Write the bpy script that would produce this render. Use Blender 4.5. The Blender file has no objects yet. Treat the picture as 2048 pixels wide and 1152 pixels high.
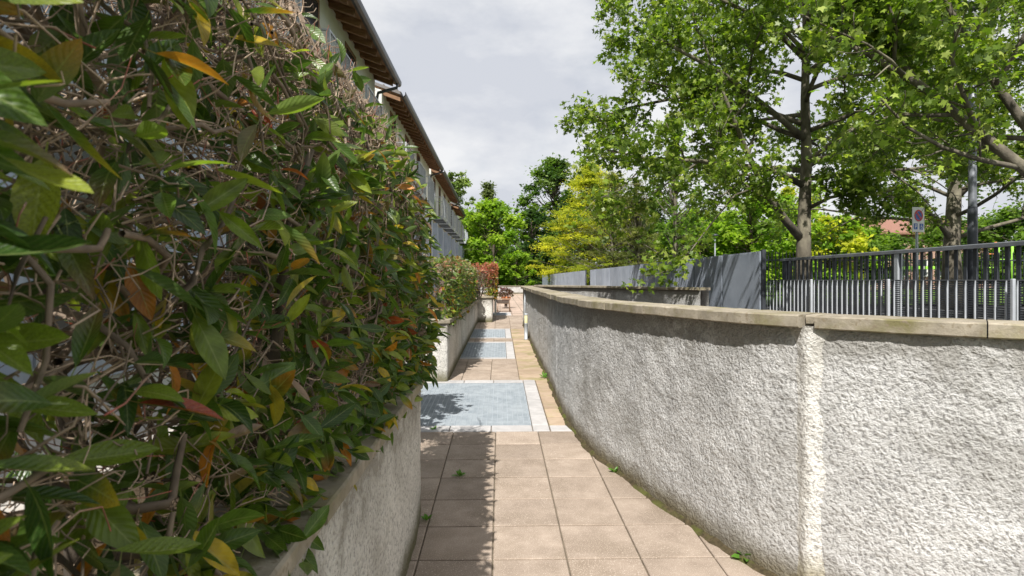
import bpy, math, random
import numpy as np
from mathutils import Vector, Matrix, noise

# ------------------------------------------------------------------ camera, world, sun, exposure
SC = bpy.context.scene
COL = SC.collection
F, U0, V0, CAMH = 1154.0, 1024.0, 560.0, 1.59          # focal length and principal point in photo pixels
TH = math.atan(24.0 / F)                                # camera yaw to the right of the path's axis
K = 0.0251                                              # the path climbs 2.5 %
cam = bpy.data.cameras.new('camera')
cam.sensor_width = 36.0
cam.lens = F / 2048 * 36
cam.shift_y = -(576 - V0) / 2048
cam.clip_start = 0.02
cam.clip_end = 2000
cam.dof.use_dof = True
cam.dof.focus_distance = 4.5
cam.dof.aperture_fstop = 8.0
camo = bpy.data.objects.new('camera', cam)
COL.objects.link(camo)
camo.location = (0, 0, CAMH)
camo.rotation_euler = (math.pi / 2, 0, -TH)
SC.camera = camo

SUNV = Vector((0.195, 0.81, -1.0)).normalized()         # travel direction of the sunlight
SUN_EL = math.asin(-SUNV.z)
SUN_ROT = math.atan2(-SUNV.x, -SUNV.y)
world = bpy.data.worlds.new('World')
SC.world = world
world.use_nodes = True
nt = world.node_tree
nt.nodes.clear()
wo = nt.nodes.new('ShaderNodeOutputWorld')
bg = nt.nodes.new('ShaderNodeBackground')
sky = nt.nodes.new('ShaderNodeTexSky')
sky.sky_type = 'NISHITA'
sky.sun_disc = False
sky.sun_elevation = SUN_EL
sky.sun_rotation = SUN_ROT
sky.air_density = 1.0
sky.dust_density = 1.5
tc = nt.nodes.new('ShaderNodeTexCoord')
mp = nt.nodes.new('ShaderNodeMapping')
mp.inputs['Scale'].default_value = (1.0, 1.0, 2.3)
mp.inputs['Rotation'].default_value = (0.2, 0.0, 0.5)
n1 = nt.nodes.new('ShaderNodeTexNoise')
n1.inputs['Scale'].default_value = 2.1
n1.inputs['Detail'].default_value = 7
n1.inputs['Roughness'].default_value = 0.58
n1.inputs['Distortion'].default_value = 0.4
n2 = nt.nodes.new('ShaderNodeTexNoise')
n2.inputs['Scale'].default_value = 3.6
n2.inputs['Detail'].default_value = 6
n2.inputs['Roughness'].default_value = 0.55
r1 = nt.nodes.new('ShaderNodeValToRGB')
r1.color_ramp.elements[0].position = 0.22
r1.color_ramp.elements[1].position = 0.5
r1.color_ramp.elements[0].color = (0.6, 0.6, 0.6, 1)
r2 = nt.nodes.new('ShaderNodeValToRGB')                 # cloud body: thick grey to thin white
r2.color_ramp.elements[0].position = 0.4
r2.color_ramp.elements[0].color = (7.1, 7.4, 8.1, 1)
r2.color_ramp.elements[1].position = 0.6
r2.color_ramp.elements[1].color = (9.6, 9.7, 9.9, 1)
mx = nt.nodes.new('ShaderNodeMix')
mx.data_type = 'RGBA'
bg.inputs['Strength'].default_value = 0.066
L = nt.links.new
L(tc.outputs['Generated'], mp.inputs['Vector'])
L(mp.outputs['Vector'], n1.inputs['Vector'])
L(mp.outputs['Vector'], n2.inputs['Vector'])
L(n1.outputs['Fac'], r1.inputs['Fac'])
L(n2.outputs['Fac'], r2.inputs['Fac'])
L(r1.outputs['Color'], mx.inputs['Factor'])
L(sky.outputs['Color'], mx.inputs['A'])
L(r2.outputs['Color'], mx.inputs['B'])
L(mx.outputs['Result'], bg.inputs['Color'])
L(bg.outputs['Background'], wo.inputs['Surface'])

sl = bpy.data.lights.new('sun', 'SUN')
sl.energy = 5.0
sl.angle = math.radians(0.53)
sl.color = (1.0, 0.96, 0.9)
slo = bpy.data.objects.new('sun', sl)
COL.objects.link(slo)
slo.location = (-4, -16, 20)
slo.rotation_euler = SUNV.to_track_quat('-Z', 'Y').to_euler()
SC.view_settings.view_transform = 'Standard'
SC.view_settings.look = 'None'
SC.view_settings.gamma = 1.0
SC.view_settings.use_curve_mapping = False
SC.view_settings.exposure = 0.5
SC.cycles.max_bounces = 8
SC.cycles.transparent_max_bounces = 8
SC.cycles.use_denoising = True

rng = np.random.default_rng(7)
random.seed(7)

# ------------------------------------------------------------------ photo pixel helpers
def XR(u):
    return math.tan(math.atan((u - U0) / F) + TH)
def P(u, v, Y):
    X = Y * XR(u)
    d = X * math.sin(TH) + Y * math.cos(TH)
    return Vector((X, Y, CAMH - (v - V0) / F * d))
def G(u, v):                                            # the point of the path's plane seen at a pixel
    a = (u - U0) / F
    dx = a * math.cos(TH) + math.sin(TH)
    dy = math.cos(TH) - a * math.sin(TH)
    dz = -(v - V0) / F
    t = CAMH / (K * dy - dz)
    return Vector((dx * t, dy * t, K * dy * t))

# ------------------------------------------------------------------ object helpers
def tag(o, label=None, cat=None, group=None, kind=None):
    if label: o['label'] = label
    if cat: o['category'] = cat
    if group: o['group'] = group
    if kind: o['kind'] = kind
    return o
def empty(name, loc, label=None, cat=None, group=None, rz=0.0):
    o = bpy.data.objects.new(name, None)
    COL.objects.link(o)
    o.location = loc
    o.rotation_euler = (0, 0, rz)
    o.empty_display_size = 0.1
    return tag(o, label, cat, group)
def link(name, me, parent=None, loc=(0, 0, 0), rot=(0, 0, 0)):
    o = bpy.data.objects.new(name, me)
    COL.objects.link(o)
    o.location = loc
    o.rotation_euler = rot
    if parent: o.parent = parent
    return o
def np_mesh(name, V, Fc, mat, col=None, luv=None, smooth=True):
    V = np.asarray(V, dtype=np.float32)
    Fc = np.asarray(Fc, dtype=np.int32)
    k = Fc.shape[1]
    me = bpy.data.meshes.new(name)
    me.vertices.add(len(V))
    me.vertices.foreach_set('co', V.ravel())
    me.loops.add(Fc.size)
    me.loops.foreach_set('vertex_index', Fc.ravel())
    me.polygons.add(len(Fc))
    me.polygons.foreach_set('loop_start', np.arange(len(Fc), dtype=np.int32) * k)
    me.update(calc_edges=True)
    me.polygons.foreach_set('use_smooth', np.full(len(Fc), smooth))
    if col is not None:
        a = me.attributes.new('col', 'FLOAT_COLOR', 'POINT')
        c = np.ones((len(V), 4), dtype=np.float32)
        c[:, :3] = col
        a.data.foreach_set('color', c.ravel())
    if luv is not None:
        a = me.attributes.new('luv', 'FLOAT_VECTOR', 'POINT')
        a.data.foreach_set('vector', np.asarray(luv, dtype=np.float32).ravel())
    me.materials.append(mat)
    return me

class MB:
    """collects boxes, tubes and sheets of ONE part"""
    def __init__(s): s.v = []; s.f = []
    def add(s, vs, fs):
        b = len(s.v)
        s.v += [tuple(v) for v in vs]
        s.f += [tuple(i + b for i in f) for f in fs]
        return s
    def box(s, x0, x1, y0, y1, z0, z1, ch=0.0):
        if ch <= 0:
            return s.add([(x, y, z) for z in (z0, z1) for y in (y0, y1) for x in (x0, x1)],
                         [(0, 2, 3, 1), (4, 5, 7, 6), (0, 1, 5, 4), (2, 6, 7, 3), (0, 4, 6, 2), (1, 3, 7, 5)])
        c = ch
        lo = [(x0, y0), (x1, y0), (x1, y1), (x0, y1)]
        hi = [(x0 + c, y0 + c), (x1 - c, y0 + c), (x1 - c, y1 - c), (x0 + c, y1 - c)]
        vs = [(x, y, z0) for x, y in lo] + [(x, y, z1 - c) for x, y in lo] + [(x, y, z1) for x, y in hi]
        fs = [(3, 2, 1, 0), (8, 9, 10, 11)]
        for i in range(4):
            j = (i + 1) % 4
            fs += [(i, j, j + 4, i + 4), (i + 4, j + 4, j + 8, i + 8)]
        return s.add(vs, fs)
    def tube(s, pts, rad, n=6, caps=True):
        pts = [Vector(p) for p in pts]
        if not hasattr(rad, '__len__'): rad = [rad] * len(pts)
        b = len(s.v)
        t0 = (pts[1] - pts[0]).normalized()
        ref = Vector((0, 0, 1)) if abs(t0.z) < 0.9 else Vector((1, 0, 0))
        a = t0.cross(ref).normalized()
        for i, p in enumerate(pts):
            t = (pts[min(i + 1, len(pts) - 1)] - pts[max(i - 1, 0)]).normalized()
            a = (a - t * a.dot(t))
            a = a.normalized() if a.length > 1e-6 else t.orthogonal().normalized()
            c = t.cross(a)
            for k in range(n):
                an = 2 * math.pi * k / n
                q = p + (a * math.cos(an) + c * math.sin(an)) * rad[i]
                s.v.append((q.x, q.y, q.z))
        for i in range(len(pts) - 1):
            for k in range(n):
                k2 = (k + 1) % n
                s.f.append((b + i * n + k, b + i * n + k2, b + (i + 1) * n + k2, b + (i + 1) * n + k))
        if caps:
            s.f.append(tuple(b + k for k in reversed(range(n))))
            e = b + (len(pts) - 1) * n
            s.f.append(tuple(e + k for k in range(n)))
        return s
    def lathe(s, prof, c=(0, 0, 0), n=20):
        b = len(s.v)
        for r, z in prof:
            for k in range(n):
                an = 2 * math.pi * k / n
                s.v.append((c[0] + r * math.cos(an), c[1] + r * math.sin(an), c[2] + z))
        for i in range(len(prof) - 1):
            for k in range(n):
                k2 = (k + 1) % n
                s.f.append((b + i * n + k, b + i * n + k2, b + (i + 1) * n + k2, b + (i + 1) * n + k))
        s.f.append(tuple(b + k for k in reversed(range(n))))
        e = b + (len(prof) - 1) * n
        s.f.append(tuple(e + k for k in range(n)))
        return s
    def mesh(s, name, mat, smooth=False):
        me = bpy.data.meshes.new(name)
        me.from_pydata(s.v, [], s.f)
        me.materials.append(mat)
        if smooth:
            me.polygons.foreach_set('use_smooth', np.ones(len(me.polygons), dtype=bool))
        me.update()
        return me
    def build(s, name, mat, parent=None, smooth=False, loc=(0, 0, 0), rot=(0, 0, 0)):
        return link(name, s.mesh(name, mat, smooth), parent, loc, rot)

# ------------------------------------------------------------------ materials
MATS = {}
def newmat(name):
    m = bpy.data.materials.new(name)
    m.use_nodes = True
    n = m.node_tree
    n.nodes.clear()
    out = n.nodes.new('ShaderNodeOutputMaterial')
    bs = n.nodes.new('ShaderNodeBsdfPrincipled')
    n.links.new(bs.outputs['BSDF'], out.inputs['Surface'])
    return m, n, bs, out
def nnode(n, t, **kw):
    x = n.nodes.new(t)
    for k, v in kw.items():
        if k in x.inputs.keys(): x.inputs[k].default_value = v
        else: setattr(x, k, v)
    return x
def ramp(n, stops):
    r = n.nodes.new('ShaderNodeValToRGB')
    el = r.color_ramp.elements
    while len(el) < len(stops): el.new(0.5)
    for e, (p, c) in zip(el, stops):
        e.position = p
        e.color = (c[0], c[1], c[2], 1) if hasattr(c, '__len__') else (c, c, c, 1)
    return r
def mixrgb(n, fac, a, b, mode='MIX'):
    m = n.nodes.new('ShaderNodeMix')
    m.data_type = 'RGBA'
    m.blend_type = mode
    for key, x in (('Factor', fac), ('A', a), ('B', b)):
        if hasattr(x, 'links'): n.links.new(x, m.inputs[key])
        elif hasattr(x, '__len__'): m.inputs[key].default_value = (x[0], x[1], x[2], 1)
        else: m.inputs[key].default_value = x
    return m.outputs['Result']
def objvec(n, offset=True):
    t = n.nodes.new('ShaderNodeTexCoord')
    if not offset: return t.outputs['Object']
    oi = n.nodes.new('ShaderNodeObjectInfo')
    ml = nnode(n, 'ShaderNodeMath', operation='MULTIPLY')
    ml.inputs[1].default_value = 37.0
    n.links.new(oi.outputs['Random'], ml.inputs[0])
    ad = nnode(n, 'ShaderNodeVectorMath', operation='ADD')
    n.links.new(t.outputs['Object'], ad.inputs[0])
    n.links.new(ml.outputs[0], ad.inputs[1])
    return ad.outputs[0]
def mat(name, c1, c2, scale=6.0, rough=0.8, bump=0.0, bscale=60.0, bdist=0.004, metal=0.0, vary=0.0, spec=0.5,
        speck=None, speckscale=180.0, big=None, bigscale=1.2, stretch=(1, 1, 1), lo=0.35, hi=0.65):
    """two-tone noise colour, optional specks, optional large stains, optional bump"""
    if name in MATS: return MATS[name]
    m, n, bs, out = newmat(name)
    vec = objvec(n)
    mpn = nnode(n, 'ShaderNodeMapping')
    mpn.inputs['Scale'].default_value = stretch
    n.links.new(vec, mpn.inputs['Vector'])
    vec = mpn.outputs['Vector']
    ns = nnode(n, 'ShaderNodeTexNoise', Scale=scale, Detail=6.0, Roughness=0.6)
    n.links.new(vec, ns.inputs['Vector'])
    rp = ramp(n, [(lo, c1), (hi, c2)])
    n.links.new(ns.outputs['Fac'], rp.inputs['Fac'])
    c = rp.outputs['Color']
    if big is not None:
        nb = nnode(n, 'ShaderNodeTexNoise', Scale=bigscale, Detail=4.0, Roughness=0.6)
        n.links.new(vec, nb.inputs['Vector'])
        rb = ramp(n, [(0.48, 0.0), (0.7, 1.0)])
        n.links.new(nb.outputs['Fac'], rb.inputs['Fac'])
        c = mixrgb(n, rb.outputs['Color'], c, big)
    if speck is not None:
        nv = nnode(n, 'ShaderNodeTexNoise', Scale=speckscale, Detail=2.0)
        n.links.new(vec, nv.inputs['Vector'])
        rs = ramp(n, [(0.58, 0.0), (0.7, 1.0)])
        n.links.new(nv.outputs['Fac'], rs.inputs['Fac'])
        c = mixrgb(n, rs.outputs['Color'], c, speck)
    if vary > 0:
        oi = n.nodes.new('ShaderNodeObjectInfo')
        mr = nnode(n, 'ShaderNodeMapRange')
        mr.inputs['To Min'].default_value = 1 - vary
        mr.inputs['To Max'].default_value = 1 + vary
        n.links.new(oi.outputs['Random'], mr.inputs['Value'])
        hs = nnode(n, 'ShaderNodeHueSaturation')
        n.links.new(c, hs.inputs['Color'])
        n.links.new(mr.outputs['Result'], hs.inputs['Value'])
        c = hs.outputs['Color']
    n.links.new(c, bs.inputs['Base Color'])
    bs.inputs['Roughness'].default_value = rough
    bs.inputs['Metallic'].default_value = metal
    bs.inputs['Specular IOR Level'].default_value = spec
    if bump > 0:
        nb2 = nnode(n, 'ShaderNodeTexNoise', Scale=bscale, Detail=4.0, Roughness=0.65)
        n.links.new(vec, nb2.inputs['Vector'])
        bp = nnode(n, 'ShaderNodeBump', Strength=bump, Distance=bdist)
        n.links.new(nb2.outputs['Fac'], bp.inputs['Height'])
        n.links.new(bp.outputs['Normal'], bs.inputs['Normal'])
    MATS[name] = m
    return m
def leafmat(name, trans=0.35, rough=0.45, spec=0.4, veins=False, back=(0.14, 0.2, 0.07)):
    m, n, bs, out = newmat(name)
    at = nnode(n, 'ShaderNodeAttribute', attribute_name='col')
    c = at.outputs['Color']
    ns = nnode(n, 'ShaderNodeTexNoise', Scale=45.0 if veins else 3.0, Detail=3.0)
    tco = n.nodes.new('ShaderNodeTexCoord')
    n.links.new(tco.outputs['Object'], ns.inputs['Vector'])
    rp = ramp(n, [(0.3, 0.68), (0.72, 1.3)])
    n.links.new(ns.outputs['Fac'], rp.inputs['Fac'])
    c = mixrgb(n, 1.0, c, rp.outputs['Color'], 'MULTIPLY')
    if veins:
        lu = nnode(n, 'ShaderNodeAttribute', attribute_name='luv')
        sx = n.nodes.new('ShaderNodeSeparateXYZ')
        n.links.new(lu.outputs['Vector'], sx.inputs[0])
        ab = nnode(n, 'ShaderNodeMath', operation='ABSOLUTE')
        n.links.new(sx.outputs['Y'], ab.inputs[0])
        r1 = ramp(n, [(0.0, 1.0), (0.09, 0.0)])
        n.links.new(ab.outputs[0], r1.inputs['Fac'])
        # side veins run forward from the midrib
        m1 = nnode(n, 'ShaderNodeMath', operation='MULTIPLY_ADD')
        n.links.new(ab.outputs[0], m1.inputs[0])
        m1.inputs[1].default_value = -0.22
        n.links.new(sx.outputs['X'], m1.inputs[2])
        m2 = nnode(n, 'ShaderNodeMath', operation='MULTIPLY')
        n.links.new(m1.outputs[0], m2.inputs[0])
        m2.inputs[1].default_value = 62.0
        m3 = nnode(n, 'ShaderNodeMath', operation='SINE')
        n.links.new(m2.outputs[0], m3.inputs[0])
        r2 = ramp(n, [(0.8, 0.0), (1.0, 0.28)])
        n.links.new(m3.outputs[0], r2.inputs['Fac'])
        mxv = nnode(n, 'ShaderNodeMath', operation='MAXIMUM')
        n.links.new(r1.outputs['Color'], mxv.inputs[0])
        n.links.new(r2.outputs['Color'], mxv.inputs[1])
        pale = mixrgb(n, 0.5, c, (0.32, 0.36, 0.14))
        c = mixrgb(n, mxv.outputs[0], c, pale)
        bp = nnode(n, 'ShaderNodeBump', Strength=0.25, Distance=0.001)
        n.links.new(m3.outputs[0], bp.inputs['Height'])
        n.links.new(bp.outputs['Normal'], bs.inputs['Normal'])
    geo = n.nodes.new('ShaderNodeNewGeometry')
    under = mixrgb(n, 0.5, c, back)
    cf = mixrgb(n, geo.outputs['Backfacing'], c, under)
    n.links.new(cf, bs.inputs['Base Color'])
    bs.inputs['Roughness'].default_value = rough
    bs.inputs['Specular IOR Level'].default_value = spec
    tr = n.nodes.new('ShaderNodeBsdfTranslucent')
    ct = mixrgb(n, 1.0, c, (1.7, 1.9, 0.7), 'MULTIPLY')
    n.links.new(ct, tr.inputs['Color'])
    ms = n.nodes.new('ShaderNodeMixShader')
    ms.inputs['Fac'].default_value = trans
    n.links.new(bs.outputs['BSDF'], ms.inputs[1])
    n.links.new(tr.outputs['BSDF'], ms.inputs[2])
    n.links.new(ms.outputs['Shader'], out.inputs['Surface'])
    MATS[name] = m
    return m
def attrmat(name, rough=0.85, nscale=30.0, bump=0.4):
    m, n, bs, out = newmat(name)
    at = nnode(n, 'ShaderNodeAttribute', attribute_name='col')
    ns = nnode(n, 'ShaderNodeTexNoise', Scale=nscale, Detail=4.0)
    tco = n.nodes.new('ShaderNodeTexCoord')
    n.links.new(tco.outputs['Object'], ns.inputs['Vector'])
    rp = ramp(n, [(0.3, 0.6), (0.7, 1.35)])
    n.links.new(ns.outputs['Fac'], rp.inputs['Fac'])
    c = mixrgb(n, 1.0, at.outputs['Color'], rp.outputs['Color'], 'MULTIPLY')
    n.links.new(c, bs.inputs['Base Color'])
    bs.inputs['Roughness'].default_value = rough
    bp = nnode(n, 'ShaderNodeBump', Strength=bump, Distance=0.003)
    n.links.new(ns.outputs['Fac'], bp.inputs['Height'])
    n.links.new(bp.outputs['Normal'], bs.inputs['Normal'])
    return m

def stucco_mat(name, c1, c2, dirt, green):
    m, n, bs, out = newmat(name)
    t = n.nodes.new('ShaderNodeTexCoord')
    vec = t.outputs['Object']
    ns = nnode(n, 'ShaderNodeTexNoise', Scale=3.2, Detail=8.0, Roughness=0.65)
    n.links.new(vec, ns.inputs['Vector'])
    rp = ramp(n, [(0.35, c1), (0.65, c2)])
    n.links.new(ns.outputs['Fac'], rp.inputs['Fac'])
    c = rp.outputs['Color']
    # pits between the roughcast pebbles darkened: dirt plus self-shadow put into the colour
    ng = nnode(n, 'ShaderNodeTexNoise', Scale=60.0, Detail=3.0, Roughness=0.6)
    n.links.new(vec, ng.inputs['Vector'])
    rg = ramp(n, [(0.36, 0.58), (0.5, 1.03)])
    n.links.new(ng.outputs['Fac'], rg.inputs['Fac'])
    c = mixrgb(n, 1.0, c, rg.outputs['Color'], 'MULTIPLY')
    # dirt runs below the cap and damp, mossy foot (height above the foot is stored in the mesh)
    hz = nnode(n, 'ShaderNodeAttribute', attribute_name='luv')
    sx = n.nodes.new('ShaderNodeSeparateXYZ')
    n.links.new(hz.outputs['Vector'], sx.inputs[0])
    nd = nnode(n, 'ShaderNodeTexNoise', Scale=5.0, Detail=6.0, Roughness=0.7)
    n.links.new(vec, nd.inputs['Vector'])
    ma = nnode(n, 'ShaderNodeMath', operation='MULTIPLY_ADD')
    n.links.new(nd.outputs['Fac'], ma.inputs[0])
    ma.inputs[1].default_value = -0.16
    n.links.new(sx.outputs['X'], ma.inputs[2])
    rf = ramp(n, [(0.0, 1.0), (0.05, 0.75), (0.14, 0.0)])
    n.links.new(ma.outputs[0], rf.inputs['Fac'])
    c = mixrgb(n, rf.outputs['Color'], c, green)
    mb = nnode(n, 'ShaderNodeMath', operation='MULTIPLY_ADD')
    n.links.new(nd.outputs['Fac'], mb.inputs[0])
    mb.inputs[1].default_value = -0.9
    n.links.new(sx.outputs['Y'], mb.inputs[2])
    rt = ramp(n, [(0.0, 0.75), (0.02, 0.45), (0.16, 0.0)])
    ad = nnode(n, 'ShaderNodeMath', operation='ADD')
    n.links.new(mb.outputs[0], ad.inputs[0])
    ad.inputs[1].default_value = 0.36
    n.links.new(ad.outputs[0], rt.inputs['Fac'])
    c = mixrgb(n, rt.outputs['Color'], c, dirt)
    # scattered grey weather stains
    nw = nnode(n, 'ShaderNodeTexNoise', Scale=1.7, Detail=7.0, Roughness=0.7)
    n.links.new(vec, nw.inputs['Vector'])
    rw = ramp(n, [(0.5, 0.0), (0.72, 0.62)])
    n.links.new(nw.outputs['Fac'], rw.inputs['Fac'])
    c = mixrgb(n, rw.outputs['Color'], c, dirt)
    n.links.new(c, bs.inputs['Base Color'])
    bs.inputs['Roughness'].default_value = 0.95
    bs.inputs['Specular IOR Level'].default_value = 0.2
    nb = ng
    bp = nnode(n, 'ShaderNodeBump', Strength=1.0, Distance=0.017)
    n.links.new(nb.outputs['Fac'], bp.inputs['Height'])
    n.links.new(bp.outputs['Normal'], bs.inputs['Normal'])
    MATS[name] = m
    return m

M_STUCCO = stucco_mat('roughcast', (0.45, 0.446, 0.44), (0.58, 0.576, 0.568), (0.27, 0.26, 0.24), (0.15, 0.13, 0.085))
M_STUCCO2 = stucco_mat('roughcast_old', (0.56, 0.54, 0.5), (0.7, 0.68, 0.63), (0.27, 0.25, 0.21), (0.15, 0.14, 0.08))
M_CAP = mat('coping', (0.25, 0.22, 0.17), (0.38, 0.335, 0.265), 14, 0.9, 0.6, 90, 0.004, vary=0.12, big=(0.2, 0.18, 0.09), bigscale=5,
            speck=(0.24, 0.2, 0.14), speckscale=45, spec=0.2)
M_SLAB = mat('slab', (0.27, 0.215, 0.17), (0.37, 0.3, 0.242), 5, 0.9, 0.35, 260, 0.002, vary=0.1, big=(0.24, 0.19, 0.145), bigscale=2.6,
             speck=(0.58, 0.5, 0.42), speckscale=210, spec=0.2)
M_SLABG = mat('slab_mossy', (0.36, 0.27, 0.19), (0.44, 0.34, 0.25), 6, 0.9, 0.35, 240, 0.002, vary=0.14, big=(0.27, 0.25, 0.11), bigscale=3.5, spec=0.2)
M_JOINT = mat('joint_sand', (0.12, 0.1, 0.075), (0.2, 0.165, 0.12), 20, 1.0, 0.5, 120, spec=0.1)
M_BORDER = mat('border_stone', (0.38, 0.37, 0.365), (0.48, 0.465, 0.46), 8, 0.85, 0.2, 160, 0.002, vary=0.07, speck=(0.42, 0.4, 0.39), spec=0.25)
M_GALV = mat('galvanised', (0.3, 0.345, 0.385), (0.42, 0.465, 0.5), 9, 0.6, vary=0.05, metal=0.15)
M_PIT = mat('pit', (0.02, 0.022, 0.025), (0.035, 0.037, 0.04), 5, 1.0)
M_SOIL = mat('soil', (0.05, 0.035, 0.022), (0.1, 0.075, 0.05), 12, 1.0, 0.8, 40, 0.02, spec=0.1)
M_MOSS = mat('moss', (0.045, 0.037, 0.022), (0.1, 0.078, 0.045), 30, 1.0, 0.9, 120, 0.006, big=(0.1, 0.12, 0.025), bigscale=5, spec=0.1)
M_GRASS = mat('grass', (0.06, 0.12, 0.02), (0.13, 0.22, 0.035), 3, 0.95, 0.6, 40, 0.03, spec=0.1)
M_ASPH = mat('asphalt', (0.045, 0.046, 0.05), (0.07, 0.07, 0.074), 8, 0.9, 0.4, 150, speck=(0.1, 0.1, 0.1))
M_PATIO = mat('patio', (0.4, 0.37, 0.33), (0.52, 0.49, 0.45), 3, 0.9)
M_WALLH = mat('house_render', (0.6, 0.62, 0.58), (0.7, 0.72, 0.68), 1.2, 0.9, spec=0.2)
M_WALLB = mat('house_blue', (0.36, 0.42, 0.5), (0.46, 0.52, 0.6), 1.2, 0.7)
M_STEEL = mat('rail_steel', (0.38, 0.41, 0.44), (0.48, 0.51, 0.54), 4, 0.45, metal=0.3)
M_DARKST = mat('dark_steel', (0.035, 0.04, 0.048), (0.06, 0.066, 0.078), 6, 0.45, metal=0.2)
M_HAND = mat('handrail', (0.16, 0.17, 0.19), (0.22, 0.235, 0.26), 6, 0.42, metal=0.3)
M_BLADE = mat('blade', (0.46, 0.49, 0.53), (0.56, 0.59, 0.63), 6, 0.5, metal=0.2)
M_WOOD = mat('rafter_wood', (0.15, 0.075, 0.035), (0.27, 0.145, 0.07), 3, 0.7, vary=0.15, stretch=(1, 9, 9))
M_BOARD = mat('soffit_board', (0.19, 0.1, 0.05), (0.31, 0.175, 0.09), 2, 0.75, stretch=(9, 1, 9))
M_ROOF = mat('roof_sheet', (0.13, 0.12, 0.115), (0.2, 0.185, 0.175), 2.5, 0.7, vary=0.1)
M_GUTTER = mat('gutter', (0.05, 0.055, 0.062), (0.08, 0.085, 0.095), 3, 0.4, metal=0.4)
M_PANEL = mat('screen_panel', (0.2, 0.23, 0.275), (0.28, 0.315, 0.37), 1.5, 0.55, metal=0.1, vary=0.1)
M_BARK = mat('plane_bark', (0.065, 0.055, 0.04), (0.16, 0.14, 0.105), 5, 0.9, 0.7, 20, 0.02, big=(0.26, 0.235, 0.17), bigscale=3.5, stretch=(1, 1, 0.5))
M_BARK2 = mat('dark_bark', (0.06, 0.047, 0.035), (0.14, 0.11, 0.08), 6, 0.95, 0.7, 18, 0.02, stretch=(1, 1, 0.35))
M_TWIG = attrmat('twig')
M_LEAFN = leafmat('photinia_leaf', 0.36, 0.33, 0.42, veins=True)
M_LEAFP = leafmat('plane_leaf', 0.42, 0.42, 0.35)
M_LEAFB = leafmat('far_leaf', 0.45, 0.65, 0.15)
M_BRICK = None
M_TERRA = mat('terracotta', (0.5, 0.17, 0.07), (0.6, 0.23, 0.1), 8, 0.85, 0.3, 80)
M_WHITE = mat('white_paint', (0.72, 0.72, 0.7), (0.8, 0.8, 0.78), 4, 0.5)
M_RED = mat('sign_red', (0.5, 0.03, 0.03), (0.55, 0.04, 0.04), 4, 0.4)
M_BLUE = mat('sign_blue', (0.02, 0.09, 0.36), (0.025, 0.11, 0.4), 4, 0.4)
M_CHAIRW = mat('chair_wood', (0.2, 0.13, 0.085), (0.31, 0.21, 0.14), 5, 0.7, stretch=(8, 1, 8))
M_GLASSD = mat('window_glass', (0.03, 0.035, 0.04), (0.05, 0.055, 0.06), 2, 0.12, spec=0.6)
M_DIFF, _n, _b, _o = newmat('lamp_diffuser')
_b.inputs['Base Color'].default_value = (0.85, 0.8, 0.5, 1)
_b.inputs['Roughness'].default_value = 0.35
_b.inputs['Transmission Weight'].default_value = 0.15
_b.inputs['Subsurface Weight'].default_value = 0.3
_b.inputs['Subsurface Radius'].default_value = (0.02, 0.02, 0.01)
M_ORANGE = mat('play_orange', (0.5, 0.16, 0.04), (0.58, 0.2, 0.05), 4, 0.5)
M_LIME = mat('play_lime', (0.25, 0.55, 0.05), (0.32, 0.62, 0.07), 4, 0.5)

# terrace: slabs too far off to tell apart, drawn by a brick texture
def gridmat(name, c1, c2, mortar, w, h, ms, offset=0.0, rough=0.9, rot=(0, 0, 0)):
    m, n, bs, out = newmat(name)
    t = n.nodes.new('ShaderNodeTexCoord')
    mpn = nnode(n, 'ShaderNodeMapping')
    mpn.inputs['Rotation'].default_value = rot
    n.links.new(t.outputs['Object'], mpn.inputs['Vector'])
    b = n.nodes.new('ShaderNodeTexBrick')
    b.offset = offset
    n.links.new(mpn.outputs['Vector'], b.inputs['Vector'])
    b.inputs['Color1'].default_value = (*c1, 1)
    b.inputs['Color2'].default_value = (*c2, 1)
    b.inputs['Mortar'].default_value = (*mortar, 1)
    b.inputs['Scale'].default_value = 1.0
    b.inputs['Mortar Size'].default_value = ms
    b.inputs['Brick Width'].default_value = w
    b.inputs['Row Height'].default_value = h
    ns = nnode(n, 'ShaderNodeTexNoise', Scale=1.5, Detail=5.0)
    n.links.new(mpn.outputs['Vector'], ns.inputs['Vector'])
    rp = ramp(n, [(0.3, 0.75), (0.7, 1.15)])
    n.links.new(ns.outputs['Fac'], rp.inputs['Fac'])
    c = mixrgb(n, 1.0, b.outputs['Color'], rp.outputs['Color'], 'MULTIPLY')
    n.links.new(c, bs.inputs['Base Color'])
    bs.inputs['Roughness'].default_value = rough
    return m
M_TERRACE = gridmat('terrace_slabs', (0.42, 0.32, 0.25), (0.48, 0.37, 0.3), (0.16, 0.13, 0.1), 0.4, 0.4, 0.012)
M_BRICK = gridmat('brick', (0.3, 0.13, 0.08), (0.38, 0.18, 0.11), (0.4, 0.36, 0.32), 0.26, 0.075, 0.012, 0.5, rot=(math.pi / 2, 0, 0))

# ------------------------------------------------------------------ the setting
def sheet(name, pts, z, m, kind='structure'):
    o = MB().add([(x, y, z) for x, y in pts], [tuple(range(len(pts)))]).build(name, m)
    o['kind'] = kind
    return o
sheet('ground', [(-300, -200), (300, -200), (300, 500), (-300, 500)], -0.35, M_GRASS)
sheet('street', [(4.75, -12), (60, -12), (60, 17.2), (4.75, 17.2)], 0.80, M_ASPH)
sheet('park_lawn', [(4.75, 17.2), (120, 17.2), (120, 140), (4.75, 140)], 0.85, M_GRASS)

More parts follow.
